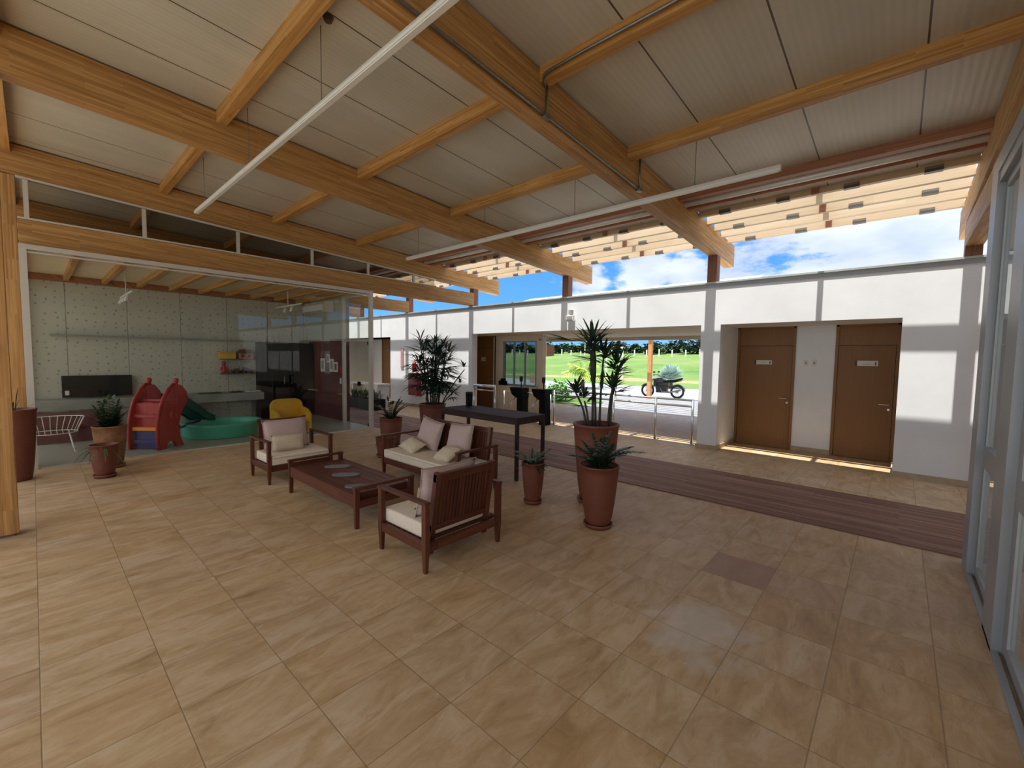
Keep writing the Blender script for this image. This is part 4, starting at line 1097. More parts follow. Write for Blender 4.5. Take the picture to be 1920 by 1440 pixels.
# toy shelves
for z, lab in ((1.56, 'upper one of two small toy shelves on the dotted wall'), (1.20, 'lower one of two small toy shelves on the dotted wall')):
    tag(MB((-12.38, 3.45, z)).box(-12.5, -12.26, 3.08, 3.84, z - 0.02, z).build('toy_shelf', 'toy_brown'), lab, 'shelf')
t = thing('storage_box', 'yellow toy box on the upper toy shelf', 'box', (-12.37, 3.22, 1.56))
mb = MB(); mb.box(-0.09, 0.09, -0.17, 0.17, 0, 0.14, bev=0.01); mb.build('box', 'yellow_plastic', t)
mb = MB(); mb.box(-0.095, 0.095, -0.175, 0.175, 0.14, 0.165, bev=0.006); mb.build('lid', 'yellow_plastic', t)
t = thing('toy_house', 'brown and pink toy house on the upper toy shelf', 'toy', (-12.37, 3.62, 1.56))
mb = MB(); mb.box(-0.08, 0.08, -0.16, 0.16, 0, 0.15); mb.build('walls', 'toy_pink', t)
mb = MB(); mb.prism([(-0.19, 0.14), (0.19, 0.14), (0.10, 0.24), (-0.10, 0.24)], 'X', -0.09, 0.09); mb.build('roof', 'toy_brown', t)
for y in (-0.08, 0.06):
    mb = MB((0.08, y, 0.08)); mb.box(0.08, 0.084, y - 0.03, y + 0.03, 0.04, 0.11); mb.build('window', 'toy_brown', t)
def doll(loc, mat, label, s=1.0):
    t = thing('doll', label, 'toy', loc)
    mb = MB(); mb.lathe([(0, 0), (0.045 * s, 0.0), (0.05 * s, 0.05 * s), (0.035 * s, 0.14 * s), (0.02 * s, 0.16 * s), (0, 0.165 * s)], n=12); mb.build('body', mat, t, True)
    mb = MB(); mb.lathe([(0, 0.155 * s), (0.03 * s, 0.165 * s), (0.042 * s, 0.20 * s), (0.03 * s, 0.235 * s), (0, 0.245 * s)], n=12); mb.build('head', mat, t, True)
    for sg in (-1, 1):
        mb = MB((0, sg * 0.04 * s, 0.1 * s)); mb.tube([(0, sg * 0.03 * s, 0.13 * s), (0.03 * s, sg * 0.07 * s, 0.07 * s)], 0.012 * s, 7); mb.build('arm', mat, t, True)
        mb = MB((0.02, sg * 0.02 * s, 0.02)); mb.tube([(0.01, sg * 0.02 * s, 0.03 * s), (0.09 * s, sg * 0.03 * s, 0.0)], 0.014 * s, 7); mb.build('leg', mat, t, True)
# doll sits on the left end of the lower shelf; orange head
doll((-12.38, 3.15, 1.20), 'red_plastic', 'red and orange rag doll at the left end of the toy shelves', 1.25)
t = thing('toy_car', 'dark brown toy car on the lower toy shelf', 'toy', (-12.37, 3.42, 1.235))
mb = MB(); mb.box(-0.05, 0.05, -0.11, 0.11, 0, 0.05, bev=0.01); mb.box(-0.04, 0.04, -0.05, 0.06, 0.05, 0.085, bev=0.01); mb.build('body', 'toy_brown', t)
for x in (-0.05, 0.05):
    for y in (-0.07, 0.07):
        mb = MB((x, y, 0)); mb.tube([(x - 0.008, y, 0), (x + 0.008, y, 0)], 0.03, 12); mb.build('wheel', 'black', t)
t = thing('toy_car', 'purple toy truck at the right end of the lower toy shelf', 'toy', (-12.37, 3.68, 1.235))
mb = MB(); mb.box(-0.05, 0.05, -0.11, 0.11, 0, 0.06, bev=0.01); mb.box(-0.045, 0.045, -0.10, -0.01, 0.06, 0.11, bev=0.01); mb.build('body', 'purple_plastic', t)
for x in (-0.05, 0.05):
    for y in (-0.07, 0.07):
        mb = MB((x, y, 0)); mb.tube([(x - 0.008, y, 0), (x + 0.008, y, 0)], 0.03, 12); mb.build('wheel', 'black', t)
# red climbing slide
t = thing('toddler_slide', 'red plastic toddler slide with curved ladder sides and a dark green chute', 'slide', (-9.86, 1.50, 0.006), R_(42))
# local -Y is the ladder side, local +Y the chute towards the ball pool
cur = [(-0.34, 0.0), (-0.36, 0.22), (-0.35, 0.45), (-0.30, 0.68), (-0.21, 0.88), (-0.08, 1.04), (0.04, 1.12)]
inner = [(0.18, 1.10), (0.30, 0.98), (0.34, 0.84), (0.26, 0.74), (0.16, 0.62), (0.08, 0.40), (0.10, 0.18), (0.20, 0.0), (0.02, 0.0), (-0.02, 0.10), (-0.12, 0.13), (-0.20, 0.08), (-0.22, 0.0)]
for x in (-0.27, 0.22):
    mb = MB((x, 0, 0)); mb.prism(cur + inner, 'X', x, x + 0.05); bmesh.ops.bevel(mb.bm, geom=mb.bm.edges[:], offset=0.006, segments=2, affect='EDGES'); mb.build('side_panel', 'red_plastic', t)
    mb = MB((x, 0, 0)); mb.tube([(x + 0.025, y - 0.015, z + 0.01) for y, z in cur], 0.024, 8); mb.build('handrail', 'red_plastic', t, True)
    mb = MB((x, 0, 0)); mb.lathe([(0, 1.10), (0.035, 1.10), (0.03, 1.15), (0.045, 1.18), (0.04, 1.22), (0, 1.235)], (x + 0.025, 0.08, 0), 14); mb.build('knob', 'red_plastic', t, True)
for k, (y, z, m) in enumerate(((-0.31, 0.14, 'blue_plastic'), (-0.31, 0.36, 'orange_plastic'), (-0.27, 0.58, 'red_plastic'), (-0.17, 0.78, 'red_plastic'))):
    mb = MB((0, y, z)); mb.box(-0.22, 0.22, y - 0.02, y + 0.13, z - 0.03, z + 0.03, bev=0.008); mb.build('step', m, t)
mb = MB((0, -0.28, 0.24)); mb.box(-0.22, 0.22, -0.30, -0.28, 0.02, 0.33); mb.build('riser_panel', 'blue_plastic', t)
mb = MB((0, -0.24, 0.6)); mb.box(-0.22, 0.22, -0.24, -0.22, 0.38, 0.80); mb.build('riser_panel', 'red_plastic', t)
mb = MB((0, 0.1, 0.86)); mb.box(-0.22, 0.22, -0.12, 0.28, 0.82, 0.86, bev=0.006); mb.build('platform', 'red_plastic', t)
mb = MB((0, 0.8, 0.4))
mb.prism([(0.26, 0.78), (0.98, 0.34), (1.14, 0.31), (1.14, 0.345), (0.99, 0.38), (0.28, 0.84)], 'X', -0.19, 0.20)
for x in (-0.21, 0.17): mb.prism([(0.26, 0.76), (0.98, 0.32), (1.14, 0.30), (1.14, 0.41), (1.0, 0.47), (0.30, 0.92)], 'X', x, x + 0.04)
mb.build('chute', 'green_plastic', t)
mb = MB((0, 0.7, 0.2)); mb.tube([(0, 0.14, 0.22), (0, 0.99, 0.32)], 0.022, 8); mb.build('brace', 'blue_plastic', t)
# paddling pool
t = thing('paddling_pool', 'round sea-green plastic ball pool at the foot of the red slide', 'pool', (-10.45, 2.62, 0.006))
mb = MB()
mb.lathe([(0.30, 0.02), (0.78, 0.02), (0.80, 0.0), (0.84, 0.0), (0.87, 0.03), (0.875, 0.22), (0.90, 0.26), (0.88, 0.285), (0.80, 0.285), (0.775, 0.26), (0.765, 0.045), (0, 0.04)], n=44, sx=0.74, sy=0.80)
mb.build('wall', 'pool_green', t, True)
mb = MB(); mb.lathe([(0, 0.041), (0.76, 0.046), (0, 0.05)], n=40, sx=0.74, sy=0.80); mb.build('bottom', 'pool_green', t, True)
# white wire chair
t = thing('wire_chair', 'white wire garden chair behind the pots in the playroom', 'chair', (-10.4, 0.16, 0.006))
t.scale = (1.05, 1.05, 0.80)
mb = MB(); ring = [(0.26 * math.cos(a), 0.30 * math.sin(a), 0.42) for a in [2 * PI * k / 24 for k in range(25)]]; mb.tube(ring, 0.009, 6, cap=False)
for k in range(9):
    y = -0.26 + k * 0.065; w = 0.26 * math.sqrt(max(0, 1 - (y / 0.30) ** 2)); mb.tube([(-w, y, 0.42), (w, y, 0.42)], 0.004, 5)
mb.build('seat', 'white_plastic', t, True)
mb = MB(); top = [(-0.30 * math.cos(a), 0.38 * math.sin(a), 0.72) for a in [(-PI / 2 - 0.2) + (PI + 0.4) * k / 20 for k in range(21)]]; mb.tube(top, 0.009, 6)
for k in range(15):
    a = (-PI / 2 - 0.1) + (PI + 0.2) * k / 14; mb.tube([(-0.30 * math.cos(a), 0.38 * math.sin(a), 0.72), (-0.25 * math.cos(a * 0.96), 0.29 * math.sin(a * 0.96), 0.42)], 0.005, 5)
mb.build('backrest', 'white_plastic', t, True)
for sx in (-1, 1):
    for sy in (-1, 1):
        mb = MB((sx * 0.2, sy * 0.2, 0)); mb.tube([(sx * 0.17, sy * 0.2, 0.42), (sx * 0.22, sy * 0.25, 0.02), (sx * 0.24, sy * 0.27, 0.0)], 0.008, 6); mb.build('leg', 'white_plastic', t, True)
tag(MB((-11.6, 0.5, 0.006)).box(-11.95, -11.3, -0.05, 0.95, 0.28, 0.52, bev=0.05).box(-11.9, -11.35, 0.0, 0.9, 0.006, 0.28).build('floor_cushion_bench', 'maroon'), 'dark red upholstered bench behind the white wire chair', 'bench')
# yellow toddler chair
t = thing('toddler_chair', 'yellow plastic children seat with a rounded back behind the far armchair', 'chair', (-8.75, 3.05, 0.0))
t.location = (-9.72, 3.68, 0.006); t.scale = (1.1, 1.1, 1.12)
pr = [(-0.30, 0.0), (-0.30, 0.50)] + [(-0.30 + 0.14 * (1 - math.cos(a)), 0.50 + 0.14 * math.sin(a)) for a in [PI / 2 * k / 5 for k in range(1, 6)]] + [(0.16 + 0.14 * math.sin(a), 0.50 + 0.14 * math.cos(a)) for a in [PI / 2 * k / 5 for k in range(0, 6)]] + [(0.30, 0.0), (0.22, 0.0), (0.20, 0.16), (-0.20, 0.16), (-0.22, 0.0)]
mb = MB(); mb.prism(pr, 'X', -0.22, -0.16); mb.build('backrest', 'yellow_plastic', t)
mb = MB(); mb.box(-0.16, 0.22, -0.28, 0.28, 0.22, 0.28, bev=0.015); mb.build('seat', 'yellow_plastic', t)
for s in (-1, 1):
    mb = MB((0, s * 0.28, 0)); mb.prism([(-0.16, 0), (0.0, 0), (0.02, 0.12), (0.10, 0.12), (0.12, 0), (0.24, 0), (0.24, 0.36), (0.10, 0.44), (-0.16, 0.48)], 'Y', s * 0.29 - 0.02, s * 0.29 + 0.02); mb.build('side_panel', 'yellow_plastic', t)
# counter clutter
tag(MB((-12.05, 1.80, 0.74)).box(-12.12, -11.98, 1.72, 1.88, 0.742, 0.80, bev=0.01).build('small_box', 'black'), 'small black box on the counter left of the red slide', 'box')
tag(MB((-12.05, 1.58, 0.74)).box(-12.10, -12.0, 1.53, 1.63, 0.742, 0.775, bev=0.01).build('small_box', 'black'), 'smallest black box on the counter near the television', 'box')
tag(MB((-12.1, 2.75, 0.74)).box(-12.2, -12.0, 2.55, 3.0, 0.742, 0.765, bev=0.01).build('folded_mat', 'leaf_mid'), 'folded greenish mat on the counter right of the red slide', 'mat')
tag(MB((-12.1, 3.35, 0.74)).box(-12.2, -12.0, 3.2, 3.45, 0.742, 0.765, bev=0.01).build('tray', 'black'), 'flat black tray at the right end of the counter', 'tray')
tag(MB((-12.1, 3.7, 0.74)).box(-12.25, -12.0, 3.55, 3.85, 0.742, 0.77, bev=0.01).build('paper_stack', 'paper'), 'stack of white paper at the right end of the counter', 'paper')
# air conditioner and track spots
t = thing('air_conditioner', 'white split air conditioner high on the far playroom wall', 'air conditioner', (-11.55, 5.14, 2.80))
mb = MB(); mb.prism([(-0.17, 0.04), (-0.13, 0.0), (0.12, 0.0), (0.12, 0.27), (-0.10, 0.27), (-0.17, 0.18)], 'X', -0.6, 0.6); mb.build('housing', 'white_plastic', t)
mb = MB(); mb.box(-0.52, 0.52, -0.168, -0.13, 0.004, 0.03); mb.build('outlet_flap', 'grey_ink', t)
def track(x0, y0, x1, y1, z, heads, label):
    t = thing('track_light', label, 'track light', ((x0 + x1) / 2, (y0 + y1) / 2, z))
    d = Vector((x1 - x0, y1 - y0, 0)) / 2
    mb = MB(); mb.tube([-d, d], 0.018, 6); mb.build('track', 'white_plastic', t)
    mb = MB(); mb.tube([(0, 0, 0), (0, 0, 3.19 - z)], 0.008, 6); mb.build('rod', 'white_plastic', t)
    for h in heads:
        q = d * h; mb = MB(q); mb.tube([q + Vector((0, 0, -0.01)), q + Vector((0.03, -0.02, -0.06)), q + Vector((0.09, -0.06, -0.15))], 0.03, 10, radii=[0.01, 0.028, 0.032]); mb.build('spot_head', 'white_plastic', t, True)
track(-11.9, 1.25, -10.4, 1.25, 2.80, (-0.5, 0.0, 0.5), 'white track light with three spots in front of the dotted wall, the left one')
track(-11.6, 4.1, -10.1, 4.1, 2.84, (-0.2, 0.3), 'white track light with two spots near the air conditioner')
# pictures on the maroon wall
for k, (x, z, w, h) in enumerate(((-11.62, 1.42, 0.24, 0.36), (-11.30, 1.60, 0.16, 0.22), (-11.10, 1.42, 0.22, 0.34), (-10.86, 1.38, 0.18, 0.26))):
    t = thing('framed_picture', ['white framed picture on the maroon wall, leftmost and largest', 'small framed picture on the maroon wall, the highest one', 'white framed picture on the maroon wall, third from the left', 'small framed picture on the maroon wall, nearest the glass door'][k], 'picture', (x, 5.268, z))
    mb = MB(); mb.box(-w / 2, w / 2, -0.018, 0, -h / 2, h / 2); mb.build('frame', 'paper', t)
    mb = MB(); mb.box(-w * 0.28, w * 0.28, -0.021, -0.018, -h * 0.30, h * 0.32); mb.build('print', 'toy_brown' if k % 2 else 'grey_ink', t)
tag(MB((-10.62, 5.26, 1.02)).box(-10.66, -10.58, 5.255, 5.27, 0.96, 1.10).build('light_switch', 'paper'), 'white light switch on the maroon wall beside the glass door', 'switch')
tag(MB((-10.6, 5.26, 1.3)).box(-10.65, -10.55, 5.258, 5.27, 1.25, 1.36).build('wall_sign', 'red_metal'), 'small red safety sign above the switch on the maroon wall', 'sign')

# ---- planter and bench beyond the glass door
t = thing('planter_box', 'long low planter with grassy plants beyond the glass door', 'planter', (-12.6, 7.1, 0))
mb = MB(); mb.box(-0.9, 0.75, -0.22, 0.22, 0, 0.34, bev=0.01); mb.build('box', 'cabinet_dark', t)
mb = MB()
for k in range(150):
    x = rnd.uniform(-0.85, 0.7); y = rnd.uniform(-0.18, 0.18); a = rnd.uniform(0, 6.28); el = rnd.uniform(0.9, 1.5)
    mb.blade((x, y, 0.33), (math.cos(a) * math.cos(el), math.sin(a) * math.cos(el), math.sin(el)), rnd.uniform(0.25, 0.5), 0.03, 0.25, seg=3)
mb.build('foliage', 'leaf_mid', t)
t = thing('side_table', 'white topped bench table beyond the glass door', 'table', (-13.6, 7.8, 0))
mb = MB(); mb.box(-0.9, 0.9, -0.25, 0.25, 0.70, 0.745, bev=0.005); mb.build('tabletop', 'white_plastic', t)
for x in (-0.82, 0.82):
    mb = MB((x, 0, 0)); mb.box(x - 0.03, x + 0.03, -0.22, 0.22, 0, 0.70); mb.build('leg', 'white_plastic', t)

# ================================================================ gate, railing, fittings on the wall
def rail(name, x0, x1, y, posts, label, z1=0.89, z2=0.77):
    t = thing(name, label, 'railing', ((x0 + x1) / 2, y, 0)); xm = (x0 + x1) / 2
    for z in (z1, z2):
        mb = MB((0, 0, z)); mb.tube([(x0 - xm, 0, z), (x1 - xm, 0, z)], 0.021, 10); mb.build('rail', 'steel', t, True)
    for x in posts:
        mb = MB((x - xm, 0, 0)); mb.tube([(x - xm, 0, 0), (x - xm, 0, z1)], 0.024, 10); mb.lathe([(0, 0), (0.05, 0), (0.05, 0.012), (0, 0.012)], (x - xm, 0, 0), 14); mb.build('post', 'steel', t, True)
rail('railing', -6.42, -2.98, 8.74, (-6.40, -4.74, -3.76, -3.0), 'stainless steel railing across the gate opening')
t = thing('swing_gate', 'stainless gate with glass panel left of the turnstiles', 'gate', (-8.5, 8.35, 0))
for x in (-0.42, 0.40):
    mb = MB((x, 0, 0)); mb.tube([(x, 0, 0), (x, 0, 0.90)], 0.028, 12); mb.build('post', 'steel', t, True)
for z in (0.90, 0.78):
    mb = MB((0, 0, z)); mb.tube([(-0.44, 0, z), (0.42, 0, z)], 0.040 if z > 0.8 else 0.02, 12); mb.build('rail', 'steel', t, True)
mb = MB((0, 0, 0.4)); mb.box(-0.38, 0.36, -0.005, 0.005, 0.08, 0.74); mb.build('glass_panel', 'glass', t)
t = thing('guide_rail', 'thin steel guide rail between the gate and the turnstiles', 'railing', (-7.45, 8.72, 0))
mb = MB((0, 0, 0.75)); mb.tube([(-0.65, 0, 0.76), (0.95, 0, 0.76)], 0.013, 8); mb.build('rail', 'steel', t, True)
mb = MB((-0.6, 0, 0)); mb.tube([(-0.65, 0, 0), (-0.65, 0, 0.77)], 0.018, 8); mb.build('post', 'steel', t, True)
mb = MB((0.9, 0, 0)); mb.tube([(0.95, 0, 0), (0.95, 0, 0.77)], 0.018, 8); mb.build('post', 'steel', t, True)
def turnstile(x, y, label):
    t = thing('turnstile', label, 'turnstile', (x, y, 0))
    mb = MB(); mb.box(-0.10, 0.10, -0.12, 0.12, 0, 0.66, bev=0.006); mb.build('pedestal', 'black', t)
    mb = MB((0, 0, 0.8)); mb.prism([(-0.34, 0.90), (0.10, 0.90), (0.10, 0.64), (-0.12, 0.64), (-0.26, 0.72), (-0.30, 0.80)], 'Y', -0.14, 0.14); mb.build('head', 'black', t)
    for k, (dx, dy, dz) in enumerate(((-0.28, 0.0, -0.40), (-0.10, -0.22, -0.36))):
        mb = MB((-0.2, 0, 0.7)); mb.tube([(-0.20, 0, 0.72), (-0.20 + dx, dy, 0.72 + dz)], 0.016, 8); mb.build('arm', 'steel', t, True)
    mb = MB((-0.05, 0, 0.9)); mb.tube([(-0.05, 0, 0.90), (-0.05, 0, 1.18)], 0.014, 8); mb.build('reader_pole', 'black', t)
    mb = MB((-0.05, 0, 1.15)); mb.box(-0.085, -0.02, -0.035, 0.03, 1.06, 1.20, bev=0.006); mb.build('card_reader', 'black', t)
turnstile(-7.35, 8.62, 'black tripod turnstile at the booth, the left one')
turnstile(-6.60, 8.62, 'black tripod turnstile at the end of the railing, the right one')
t = thing('extinguisher_cabinet', 'dark red fire cabinet on the white wall behind the bushy palm', 'fire cabinet', (-11.95, 8.52, 0.75))
mb = MB(); mb.box(-0.26, 0.26, -0.12, 0.03, -0.36, 0.38, bev=0.006); mb.build('box', 'red_dark', t)
mb = MB((0, -0.13, 0)); mb.box(-0.24, 0.24, -0.135, -0.12, -0.34, 0.36); mb.build('door', 'red_dark', t)
t = thing('fire_extinguisher', 'bright red fire extinguisher hanging on the wall above the red cabinet', 'extinguisher', (-11.95, 8.45, 1.18))
mb = MB(); mb.lathe([(0, 0), (0.06, 0), (0.065, 0.03), (0.065, 0.26), (0.04, 0.31), (0.018, 0.32), (0.018, 0.36), (0, 0.36)], n=18); mb.build('cylinder', 'red_metal', t, True)
mb = MB(); mb.tube([(0, 0, 0.35), (0.06, 0, 0.36), (0.10, 0, 0.28), (0.10, 0, 0.08)], 0.01, 7); mb.build('hose', 'black', t, True)
tag(MB((-12.75, 8.54, 1.6)).box(-12.85, -12.68, 8.53, 8.55, 1.25, 1.95).build('safety_sign', 'toy_pink'), 'narrow pinkish safety sign on the white wall left of the bushy palm', 'sign')
t = thing('floodlight', 'small white security floodlight with sensor high on the white wall', 'floodlight', (-5.80, 8.55, 2.66))
mb = MB(); mb.box(-0.10, 0.10, -0.10, -0.03, -0.10, 0.04, bev=0.01); mb.build('lamp_head', 'white_plastic', t)
mb = MB(); mb.box(-0.08, 0.08, -0.104, -0.10, -0.08, 0.02); mb.build('lens', 'grey_ink', t)
mb = MB(); mb.box(-0.045, 0.045, -0.08, 0.0, 0.06, 0.17, bev=0.01); mb.build('sensor', 'grey_ink', t)
mb = MB(); mb.tube([(0, 0, -0.02), (0, -0.05, -0.02)], 0.02, 8); mb.build('bracket', 'white_plastic', t)
for k, (x, y) in enumerate(((-4.1, 9.3), (-3.2, 11.0))):
    t = thing('downlight', ['round downlight in the gate soffit, the nearer one', 'round downlight in the gate soffit, the farther one'][k], 'downlight', (x, y, 2.36))
    mb = MB(); mb.lathe([(0.07, 0), (0.10, 0), (0.10, -0.01), (0.065, -0.012), (0.07, 0)], n=24); mb.build('ring', 'alum_light', t)
    mb = MB(); mb.lathe([(0, -0.002), (0.068, -0.002), (0, -0.001)], n=20); mb.build('lens', 'lamp_white', t)
t = thing('door_camera', 'small dark camera at the upper right corner of the booth', 'camera', (-7.70, 9.76, 2.22))
mb = MB(); mb.lathe([(0, -0.03), (0.03, -0.02), (0.035, 0.0), (0, 0.0)], n=12); mb.build('dome', 'black', t, True)
mb = MB(); mb.box(-0.04, 0.04, -0.01, 0.04, 0.0, 0.02); mb.build('mount', 'alum_light', t)

# ================================================================ outside, beyond the gate
t = thing('canopy', 'slatted timber canopy on orange posts beyond the gate', 'canopy', (-7.5, 15, 0))
mb = MB((0, -2.6, 2.8)); mb.box(-7, 7, -2.68, -2.52, 2.68, 2.85); mb.build('beam', 'canopy_cream', t)
mb = MB((0, 2.9, 2.8)); mb.box(-7, 7, 2.82, 2.98, 2.68, 2.85); mb.build('beam', 'canopy_cream', t)
for k in range(12):
    y = -2.5 + 0.47 * k
    mb = MB((0, y, 2.9)); mb.box(-7, 7, y, y + 0.07, 2.85, 2.99); mb.build('slat', 'slat_x', t)
for x in (-0.52, 6.3, -6.7):
    for y in (2.9,) if x != -0.52 else (2.9,):
        mb = MB((x, y, 0)); mb.box(x - 0.08, x + 0.08, y - 0.08, y + 0.08, -0.02, 2.68, bev=0.01); mb.build('post', 'orange_wood', t)
for x in (-6.7, 6.3):
    mb = MB((x, -2.6, 0)); mb.box(x - 0.10, x + 0.10, -2.7, -2.5, 0, 2.68, bev=0.01); mb.build('post', 'orange_wood', t)
# motorcycle (side view, front wheel to picture-left)
t = thing('motorcycle', 'black motorcycle parked on the pale pavement beyond the gate', 'motorcycle', (-7.80, 18.75, -0.02), 0.05)
for x, nm in ((-0.66, 'front_wheel'), (0.66, 'rear_wheel')):
    mb = MB((x, 0, 0.31)); ring = [(x + 0.26 * math.cos(a), 0, 0.31 + 0.26 * math.sin(a)) for a in [2 * PI * k / 28 for k in range(29)]]; mb.tube(ring, 0.048, 8, cap=False); w = mb.build(nm, 'tyre', t, True)
    mb = MB()
    for k in range(8):
        a = PI * k / 8; mb.tube([(-0.24 * math.cos(a), 0, -0.24 * math.sin(a)), (0.24 * math.cos(a), 0, 0.24 * math.sin(a))], 0.006, 5)
    mb.lathe([(0, -0.04), (0.06, -0.04), (0.06, 0.04), (0, 0.04)], n=12); mb.build('spokes', 'galv', w)
mb = MB((0, 0, 0.7)); mb.prism([(-0.34, 0.74), (-0.22, 0.88), (0.0, 0.90), (0.12, 0.80), (0.06, 0.72), (-0.25, 0.66)], 'Y', -0.12, 0.12); mb.build('fuel_tank', 'moto_body', t)
mb = MB((0.4, 0, 0.8)); mb.prism([(0.04, 0.76), (0.20, 0.80), (0.60, 0.84), (0.86, 0.92), (0.84, 0.84), (0.55, 0.74), (0.10, 0.70)], 'Y', -0.11, 0.11); mb.build('seat', 'black', t)
mb = MB((0, 0, 0.4)); mb.box(-0.24, 0.24, -0.13, 0.13, 0.24, 0.56, bev=0.03); mb.box(-0.20, 0.30, -0.10, 0.10, 0.56, 0.74, bev=0.02); mb.box(-0.36, -0.20, -0.14, 0.14, 0.50, 0.86, bev=0.03); mb.build('engine', 'moto_body', t)
mb = MB((0, 0, 0.5)); mb.tube([(-0.36, 0, 0.80), (0.10, 0, 0.72), (0.50, 0, 0.72), (0.84, 0, 0.80)], 0.02, 6); mb.tube([(-0.34, 0, 0.74), (-0.26, 0, 0.34), (0.20, 0, 0.28), (0.66, 0.07, 0.31)], 0.022, 6); mb.tube([(0.20, 0, 0.28), (0.30, 0, 0.72)], 0.02, 6); mb.build('frame', 'moto_body', t)
mb = MB((-0.5, 0, 0.6))
for s in (-0.08, 0.08): mb.tube([(-0.66, s, 0.31), (-0.40, s, 0.92)], 0.018, 7)
mb.build('fork', 'galv', t, True)
mb = MB((-0.4, 0, 1.0)); mb.tube([(-0.24, -0.34, 1.0), (-0.36, -0.18, 1.02), (-0.38, 0.18, 1.02), (-0.24, 0.34, 1.0)], 0.012, 7); mb.build('handlebar', 'black', t, True)
for s in (-1, 1):
    mb = MB((-0.3, s * 0.3, 1.1)); mb.tube([(-0.32, s * 0.24, 1.02), (-0.28, s * 0.28, 1.14)], 0.006, 5); mb.lathe([(0, -0.0), (0.05, 0.0), (0.04, 0.06), (0, 0.07)], (-0.28, s * 0.28, 1.12), 12); mb.build('mirror', 'black', t)
mb = MB((-0.5, 0, 0.85)); mb.lathe([(0, -0.08), (0.07, -0.06), (0.085, 0.0), (0.06, 0.06), (0, 0.07)], (-0.50, 0, 0.86), 14); mb.build('headlamp', 'moto_body', t, True)
for x, nm in ((-0.66, 'front_fender'), (0.66, 'rear_fender')):
    mb = MB((x, 0, 0.6)); a0, a1 = (0.5, 2.6) if x < 0 else (0.1, 2.2)
    pts = [(x + 0.33 * math.cos(a0 + (a1 - a0) * k / 10), 0.31 + 0.33 * math.sin(a0 + (a1 - a0) * k / 10)) for k in range(11)]
    inn = [(x + 0.315 * math.cos(a0 + (a1 - a0) * k / 10), 0.31 + 0.315 * math.sin(a0 + (a1 - a0) * k / 10)) for k in range(10, -1, -1)]
    mb.prism(pts + inn, 'Y', -0.06, 0.06); mb.build(nm, 'moto_body', t)
mb = MB((0.5, -0.12, 0.35)); mb.tube([(-0.05, -0.13, 0.45), (0.05, -0.15, 0.28), (0.35, -0.15, 0.27), (0.85, -0.15, 0.40)], 0.03, 8, radii=[0.018, 0.02, 0.035, 0.042]); mb.build('exhaust', 'galv', t, True)

# small lawn island with shrubs, palms on the field
tag(MB((-9.9, 13.9, 0)).lathe([(0, -0.02), (0, 0.03), (1.2, 0.04), (1.35, 0.0), (1.37, -0.02)], (-10.1, 14.3, 0), 30, sx=1.3, sy=0.9).build('grass_island', 'grass'), 'small green grass patch beside the gate', 'lawn', kind='stuff')
def frond_palm(loc, H, n, L, mat, label, w=0.05, el=(0.1, 1.3), droop=(0.3, 0.8), fans=False, tr=0.10):
    t = thing('palm', label, 'palm', loc)
    mb = MB(); mb.tube([(0, 0, 0), (0.02, 0, H * 0.5), (0, 0, H)], tr, 10, radii=[tr * 1.25, tr, tr * 0.85]); mb.build('trunk', 'tree_trunk', t, True)
    mb = MB()
    for k in range(n):
        a = k * 2.399; e = el[0] + (el[1] - el[0]) * rnd.random()
        d = Vector((math.cos(a) * math.cos(e), math.sin(a) * math.cos(e), math.sin(e)))
        if fans:
            mb.tube([(0, 0, H), Vector((0, 0, H)) + d * L * 0.5], 0.015, 4)
            fan(mb, Vector((0, 0, H)) + d * L * 0.45, d, 15, L * 0.62, w, rnd, spread=1.4, droop=0.05)
        else:
            dr = rnd.uniform(*droop); pts = [Vector((0, 0, H)) + d * L * f + Vector((0, 0, -dr * L * f * f)) for f in [q / 9 for q in range(10)]]
            mb.tube(pts, 0.012, 4)
            for q in range(1, 10):
                tg = (pts[q] - pts[q - 1]).normalized(); s = tg.cross(Vector((0, 0, 1))).normalized()
                for sg in (-1, 1): mb.blade(pts[q], s * sg + tg * 0.6 - Vector((0, 0, 0.2)), L * 0.30 * math.sin(PI * (q + 1) / 11), w, 0.3, seg=2)
    mb.build('fronds', mat, t)
    return t
frond_palm((-13.4, 21.0, -0.02), 0.75, 26, 1.45, 'palm_yellow', 'yellow-green young palm beyond the gate, left of the tall cane palm', 0.08, (0.1, 1.45), (0.3, 0.7))
frond_palm((-10.1, 25.4, -0.02), 0.55, 60, 0.95, 'palm_silver', 'silvery fan palm on the field behind the motorcycle', 0.035, (-0.1, 1.5), fans=True, tr=0.14)
def leaf_clump(name, loc, R, n, size, mat, label, sz=(1, 1, 1), trunk=0.0, cat='shrub', group=None):
    t = thing(name, label, cat, loc, group=group)
    if trunk > 0:
        mb = MB(); mb.tube([(0, 0, 0), (0.05 * R, 0, trunk)], 0.07 * R, 8); mb.build('trunk', 'tree_trunk', t)
    mb = MB()
    for k in range(n):
        while True:
            v = Vector((rnd.uniform(-1, 1), rnd.uniform(-1, 1), rnd.uniform(-1, 1)))
            if 0.3 < v.length < 1: break
        v = v * (0.85 + 0.15 * math.sin(9 * v.x + 5 * v.z))
        p = Vector((v.x * sz[0], v.y * sz[1], v.z * sz[2])) * R + Vector((0, 0, trunk + R * sz[2] * 0.8))
        mb.blade(p, (rnd.uniform(-1, 1), rnd.uniform(-1, 1), rnd.uniform(-0.6, 1)), size, size * 0.7, 0.2, seg=2)
    mb.build('foliage', mat, t)
    return t
leaf_clump('shrub', (-9.75, 13.6, 0.0), 0.55, 500, 0.13, 'shrub_green', 'bright green shrub beside the right turnstile', (1, 1, 0.9))
